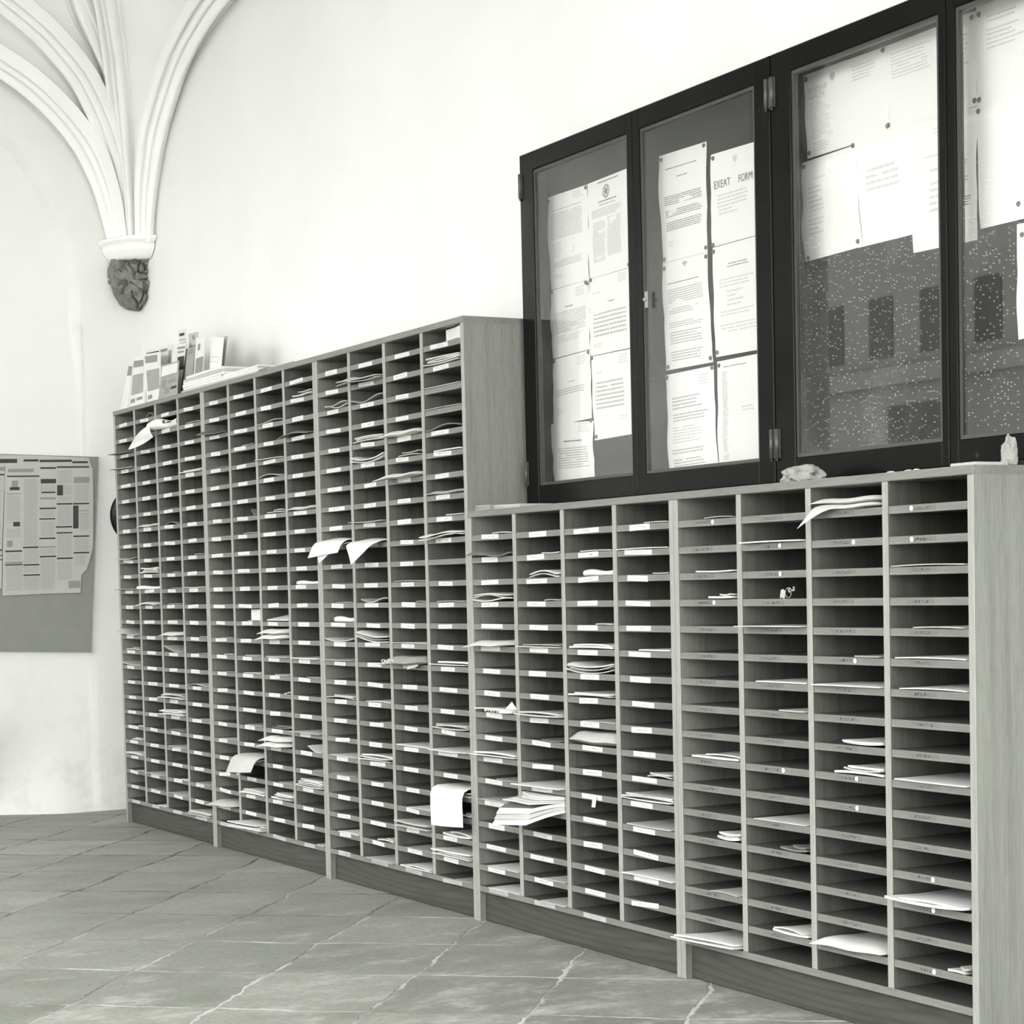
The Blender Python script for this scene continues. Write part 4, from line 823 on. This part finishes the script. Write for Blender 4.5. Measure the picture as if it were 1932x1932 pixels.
        if (u, c, r) == (3, 3, 15):
            cu = bpy.data.curves.new('t', 'FONT'); cu.body = 'SNO'; cu.size = .036; cu.shear = .25; cu.resolution_u = 3; to = bpy.data.objects.new('t', cu); COL.objects.link(to)
            me_ = bpy.data.meshes.new_from_object(to.evaluated_get(bpy.context.evaluated_depsgraph_get())); mt = MB()
            mt.add([(X0 + .028 + p.co.x, -out - .013 + p.co.x * .22, Z + .001 + p.co.y * .72) for p in me_.vertices], [tuple(pl.vertices) for pl in me_.polygons])
            bpy.data.objects.remove(to); bpy.data.curves.remove(cu); bpy.data.meshes.remove(me_)
            lo = mt.build('lettering', PAPER['w'], o)
            fp = MB(); fp.slab([[(X0 + .165 + .085 * s, -.008 - .012 * q, Z + .022 - .040 * q * (1 - .35 * s)) for q in (0, .5, 1)] for s in (0, .5, 1)], [[(X0 + .165 + .085 * s, -.0095 - .012 * q, Z + .022 - .040 * q * (1 - .35 * s)) for q in (0, .5, 1)] for s in (0, .5, 1)]); lf = fp.build('paper_flap', PAPER['w'], o)
        if (u, c, r) == (5, 3, 0) and k == 0:      # the thick sheet's end flops down over the shelf edge
            for v in o.data.vertices:
                q = max(0, (X0 + .12 - v.co.x) / .12)
                if v.co.y < -.002: w_ = min(1, -v.co.y / .014); v.co.z -= .05 * q ** 1.3 * w_; v.co.y -= .03 * q * w_
        # pivot at the piece's own base
        me = o.data; c0 = Vector((min(v.co.x for v in me.vertices), min(v.co.y for v in me.vertices), min(v.co.z for v in me.vertices)))
        me.transform(Matrix.Translation(-c0)); o.location = c0
        for ch in o.children: ch.location = -c0
        t_ = TK(kind, k, n, tone)
        name_piece(o, kind, t_, u, c, r, k, n)
        if (u, c, r) == (3, 3, 15): o['label'] = 'printed plastic packet ' + where(u, c, r)
random.seed(99)
for row in MAIL.strip(';').split(';'):
    u, c, r, xa, out, kind, tone, n = row.split(); mail(int(u), int(c), int(r), float(xa), float(out), kind, tone, int(n))

# ------------------------------------------------------------------ leaflets and paper stacks on the tall cabinets
random.seed(31)
M_LEAF = {'w': PAPER['w'], 'l': PAPER['l'], 'm': PAPER['m'], 'g': PAPER['g']}
def leaflet(label, q, y, tone, boxes=(), lean=.05, fold=0):
    """standing leaflet, corners (x, z) clockwise from top left; base drawn down to the cabinet top"""
    (x0, z0), (x1, z1), (x2, z2), (x3, z3) = q; zb = HT + .001
    root = thing('leaflet', label, 'leaflet', (x3, y, zb), 'leaflets standing on the tall cabinets')
    f2 = (zb - z2) / (z1 - z2); x2 = x2 + (x1 - x2) * f2; f3 = (zb - z3) / (z0 - z3); x3b = x3 + (x0 - x3) * f3
    def P(u, v, lift=0):
        X = (x0 * (1 - u) + x1 * u) * (1 - v) + (x3b * (1 - u) + x2 * u) * v; Z = (z0 * (1 - u) + z1 * u) * (1 - v) + zb * v
        yy = y + lean * (1 - v) - lift + fold * abs(u - .5) + .004 * math.sin(3 * u + 2 * v)
        return (X - x3, yy - y, Z - zb)
    mb = MB(); mb.slab([[P(i / 4, j / 6) for j in range(7)] for i in range(5)], [[P(i / 4, j / 6, -.0025) for j in range(7)] for i in range(5)], 0)
    for (u0, u1, v0, v1, mi) in boxes:
        for s0 in (0, .5) if fold else (0,):
            w_ = (u1 - u0) * (.5 if fold else 1); a = u0 + (u1 - u0) * s0; mb.quad(P(a, v0, .0008), P(a, v1, .0008), P(a + w_, v1, .0008), P(a + w_, v0, .0008), mi)
    mb.build('cover', [M_LEAF[tone], M_INK_M, M_INK, PAPER['m'], PAPER['w']], root)
leaflet('crumpled white leaflet at the very corner end of the cabinet top', [(0.086, 2.337), (0.148, 2.326), (0.152, 2.116), (0.014, 2.121)], 0.03, 'w', [(.0, .8, .05, .25, 1)], .036)
leaflet('white leaflet with grey panel, first full one from the corner', [(0.158, 2.357), (0.309, 2.345), (0.405, 2.115), (0.15, 2.12)], 0.03, 'w', [(.05, .97, .06, .19, 1), (.06, .95, .34, .74, 3), (.08, .4, .82, .9, 1), (.5, .9, .82, .88, 1)], .036)
leaflet('folded white leaflet with grey panel, just past the first leaflet', [(0.304, 2.359), (0.554, 2.344), (0.651, 2.128), (0.419, 2.118)], 0.03, 'w', [(.08, .80, .05, .19, 1), (.1, .92, .34, .76, 3), (.1, .4, .84, .92, 1)], .036)
leaflet('wide white sheet with dark title, standing behind the folded leaflet', [(0.125, 2.403), (0.545, 2.385), (0.56, 2.156), (0.2, 2.145)], 0.1, 'w', [(.05, .5, .06, .13, 2), (.55, .8, .05, .10, 1), (.86, .96, .1, .5, 3)], .036)
leaflet('magazine with pictured cover and white title box, at the cabinet front', [(0.614, 2.271), (0.861, 2.267), (0.922, 2.122), (0.639, 2.116)], 0.012, 'm', [(.05, .93, .05, .34, 4), (.25, .8, .11, .26, 2), (.1, .35, .45, .7, 1), (.45, .9, .5, .6, 1), (.3, .6, .7, .9, 1), (.65, .95, .72, .8, 2)], .036)
leaflet('leaflet with white top and dark band, behind the pictured magazine', [(0.586, 2.377), (0.763, 2.365), (0.803, 2.141), (0.665, 2.146)], 0.085, 'w', [(.3, .95, .24, .48, 2), (.3, .95, .06, .10, 1), (.3, .9, .14, .17, 1)], .036)
leaflet('narrow white text leaflet, tallest of the standing leaflets', [(0.539, 2.453), (0.653, 2.447), (0.73, 2.167), (0.638, 2.167)], 0.13, 'w', [(.1, .7, .05, .09, 2), (.1, .9, .14, .15, 1), (.1, .9, .19, .20, 1), (.1, .8, .24, .25, 1)], .036)
leaflet('pale leaflet with small dark emblem behind the grey magazine', [(0.709, 2.416), (0.838, 2.41), (0.882, 2.151), (0.772, 2.162)], 0.12, 'l', [(.35, .6, .04, .11, 1), (.1, .9, .2, .24, 1)], .036)
leaflet('grey magazine standing upright, beside the dark picture leaflet', [(0.861, 2.323), (0.976, 2.322), (1.015, 2.141), (0.849, 2.133)], 0.05, 'm', [(.0, .12, .0, .9, 2), (.3, .8, .04, .14, 1), (.3, .9, .2, .6, 3)], .036)
leaflet('leaflet with white top and dark picture beside the white folded leaflet', [(0.998, 2.358), (1.116, 2.356), (1.152, 2.14), (1.009, 2.137)], 0.05, 'w', [(.1, .95, .38, .8, 1), (.2, .45, .12, .24, 1)], .036)
leaflet('white folded leaflet standing like a tent, above the paper pile', [(1.156, 2.351), (1.32, 2.322), (1.353, 2.135), (1.192, 2.135)], 0.035, 'w', [(.1, .9, .4, .41, 3), (.1, .9, .5, .51, 3)], .036, .05)
leaflet('grey and white leaflet, last of the row before the wall is bare', [(1.178, 2.337), (1.292, 2.335), (1.313, 2.149), (1.227, 2.15)], 0.09, 'l', [(.05, .5, .1, .35, 1), (.1, .4, .6, .9, 4)], .036)
def pile(label, x0, x1, y0, y1, n, th, tone, skew, name='paper_sheet', z0=HT + .0008, cat='papers', group='loose papers on top of the cabinets'):
    for k in range(n):
        j = random.uniform(-1, 1) * skew; jj = random.uniform(-1, 1) * skew
        a = x0 + j - .006 * (n - k); mb = sheetmesh(a, x1 + jj, lambda s: y0 + .01 * jj + .02 * j * s, y1, lambda s, y, k=k: z0 + k * th + .0015 * k / max(1, n) * math.sin(4 * s + k), th * .92, 6, 4)
        o = mb.build(name, PAPER[tone if k % 4 else ('l' if tone == 'w' else tone)]); tag(o, label[k] if isinstance(label, list) else label, cat, group)
posw = ['lowest', 'second lowest', 'third lowest', 'fourth lowest', 'fifth lowest', 'sixth lowest', 'seventh lowest', 'topmost']
pile([w_ + ' white wad in the pile beside the white folded leaflet' for w_ in posw[:5] + ['topmost']], 1.02, 1.50, .02, .24, 6, .0125, 'w', .03)
pile([w_ + ' sheet of the wide white pile reaching toward the middle cabinet' for w_ in posw[:3] + ['topmost']], 1.505, 1.92, .015, .22, 4, .0085, 'w', .012, z0=HT + .0008)
pile(['dark flat folder lying past the white pile on the middle cabinet'], 1.945, 2.02, .01, .2, 1, .010, 'g', 0, 'folder', cat='folder')
pile(['thin grey paper lying beyond the dark folder on the middle cabinet'], 2.03, 2.30, .01, .2, 1, .006, 'm', 0)
# small things on the low cabinets, along the foot of the notice case
ZL = HL + .0008
pile(['lower grey magazine against the tall cabinet side on the low top', 'upper grey magazine against the tall cabinet side on the low top'], 3.822, 3.92, .03, .2, 2, .010, 'm', .002, 'magazine', ZL, 'magazine')
pile(['lower pale paper lying beside the magazines on the low top', 'upper pale paper lying beside the magazines on the low top'], 3.925, 4.10, .045, .2, 2, .0075, 'l', .003, 'paper_sheet', ZL)
def lump(label, name, cat, c, size, mat, seed, sub=3, amp=.35, fl=.0):
    bm = bmesh.new(); bmesh.ops.create_icosphere(bm, subdivisions=sub, radius=1)
    for v in bm.verts:
        d = v.co.normalized(); v.co = d * (1 + amp * (noise.noise(d * 2.3 + Vector((seed, 0, 0))) + .6 * abs(noise.noise(d * 5 + Vector((0, seed, 0))))))
        v.co.x *= size[0]; v.co.y *= size[1]; v.co.z *= size[2]
        if v.co.z < -size[2] * .6: v.co.z = -size[2] * .6
    mz = min(v.co.z for v in bm.verts)
    for v in bm.verts: v.co.z -= mz
    me = bpy.data.meshes.new(name); bm.to_mesh(me); bm.free(); me.materials.append(mat); o = obj(name, me, None, c); return tag(o, label, cat)
lump('crumpled pale paper bag on the low cabinet below the case hinges', 'paper_bag', 'paper bag', (5.545, .12, ZL), (.064, .05, .030), PAPER['m'], 4.2, 4, .34)
lump('small white scrap standing beside the crumpled paper bag', 'paper_scrap', 'paper scrap', (5.487, .11, ZL), (.006, .008, .010), PAPER['w'], 2, 2)
lump('white pellet on its own under the third pane', 'paper_pellet', 'paper pellet', (5.935, .1, ZL), (.014, .010, .006), PAPER['w'], 7, 2)
lump('white pellet nearer the bag of the touching pair under the meeting stile', 'paper_pellet', 'paper pellet', (6.003, .1, ZL), (.012, .010, .006), PAPER['w'], 8, 2)
lump('white pellet farther from the bag of the touching pair under the meeting stile', 'paper_pellet', 'paper pellet', (6.032, .1, ZL), (.014, .010, .006), PAPER['w'], 9, 2)
lump('flat grey pellet last in the row of pellets on the low cabinet', 'paper_pellet', 'paper pellet', (6.066, .1, ZL), (.012, .010, .004), PAPER['l'], 3, 2)
pile(['thin grey paper lying flat past the crumpled paper bag'], 5.66, 5.80, .06, .18, 1, .005, 'm', 0, z0=ZL)
pile(['pale folded slip at the far end of the low cabinets'], 6.255, 6.335, .02, .12, 1, .008, 'l', 0, z0=ZL)
knot = lump('twisted grey paper standing at the far end of the low cabinets', 'paper_twist', 'paper twist', (6.333, .13, ZL), (.018, .018, .040), PAPER['m'], 5.5, 4, .34)
# key with paper tag in one slot, torn tag hanging below another
X_, Z_ = cell(5, 2, 3)
key = thing('key_ring', 'small key ring with pale tag in a slot of the unlabelled low cabinet', 'keys', (X_ + CW * .55, .02, Z_))
mb = MB()
for k in range(24):
    t0, t1 = 2 * math.pi * k / 24, 2 * math.pi * (k + 1) / 24; mb.cyl((.02 + .013 * math.cos(t0), .005, .0155 + .013 * math.sin(t0)), (.02 + .013 * math.cos(t1), .005, .0155 + .013 * math.sin(t1)), .0014, 6)
mb.build('ring', M_STEEL, key)
mb = MB(); mb.slab([[(-.012 + .02 * s, .004 * q, .001 + .022 * q + .004 * math.sin(5 * s)) for q in (0, .5, 1)] for s in (0, .5, 1)], [[(-.012 + .02 * s, .004 * q + .002, .001 + .022 * q + .004 * math.sin(5 * s)) for q in (0, .5, 1)] for s in (0, .5, 1)]); mb.build('tag', PAPER['l'], key)
mb = MB(); mb.box(.028, .05, .003, .005, .020, .025); mb.box(.043, .05, .003, .005, .026, .032); mb.cyl((.028, .003, .0225), (.028, .005, .0225), .007, 12); mb.build('key', M_STEEL, key)
X_, Z_ = cell(4, 3, 11)
mb = MB(); mb.slab([[(.0 + .022 * s + .01 * q, -.0005 - .012 * q - .006 * q * math.sin(3 * s), -.034 * q) for q in (0, .33, .66, 1)] for s in (0, .5, 1)], [[(.0 + .022 * s + .01 * q, -.0015 - .012 * q - .006 * q * math.sin(3 * s), -.034 * q + .0006) for q in (0, .33, .66, 1)] for s in (0, .5, 1)])
o = mb.build('paper_tag', PAPER['w'], None, (X_ + CW * .50, .0025, Z_ - .004)); tag(o, 'torn white tag curling off an empty slot of white-labelled low cabinet', 'paper tag')
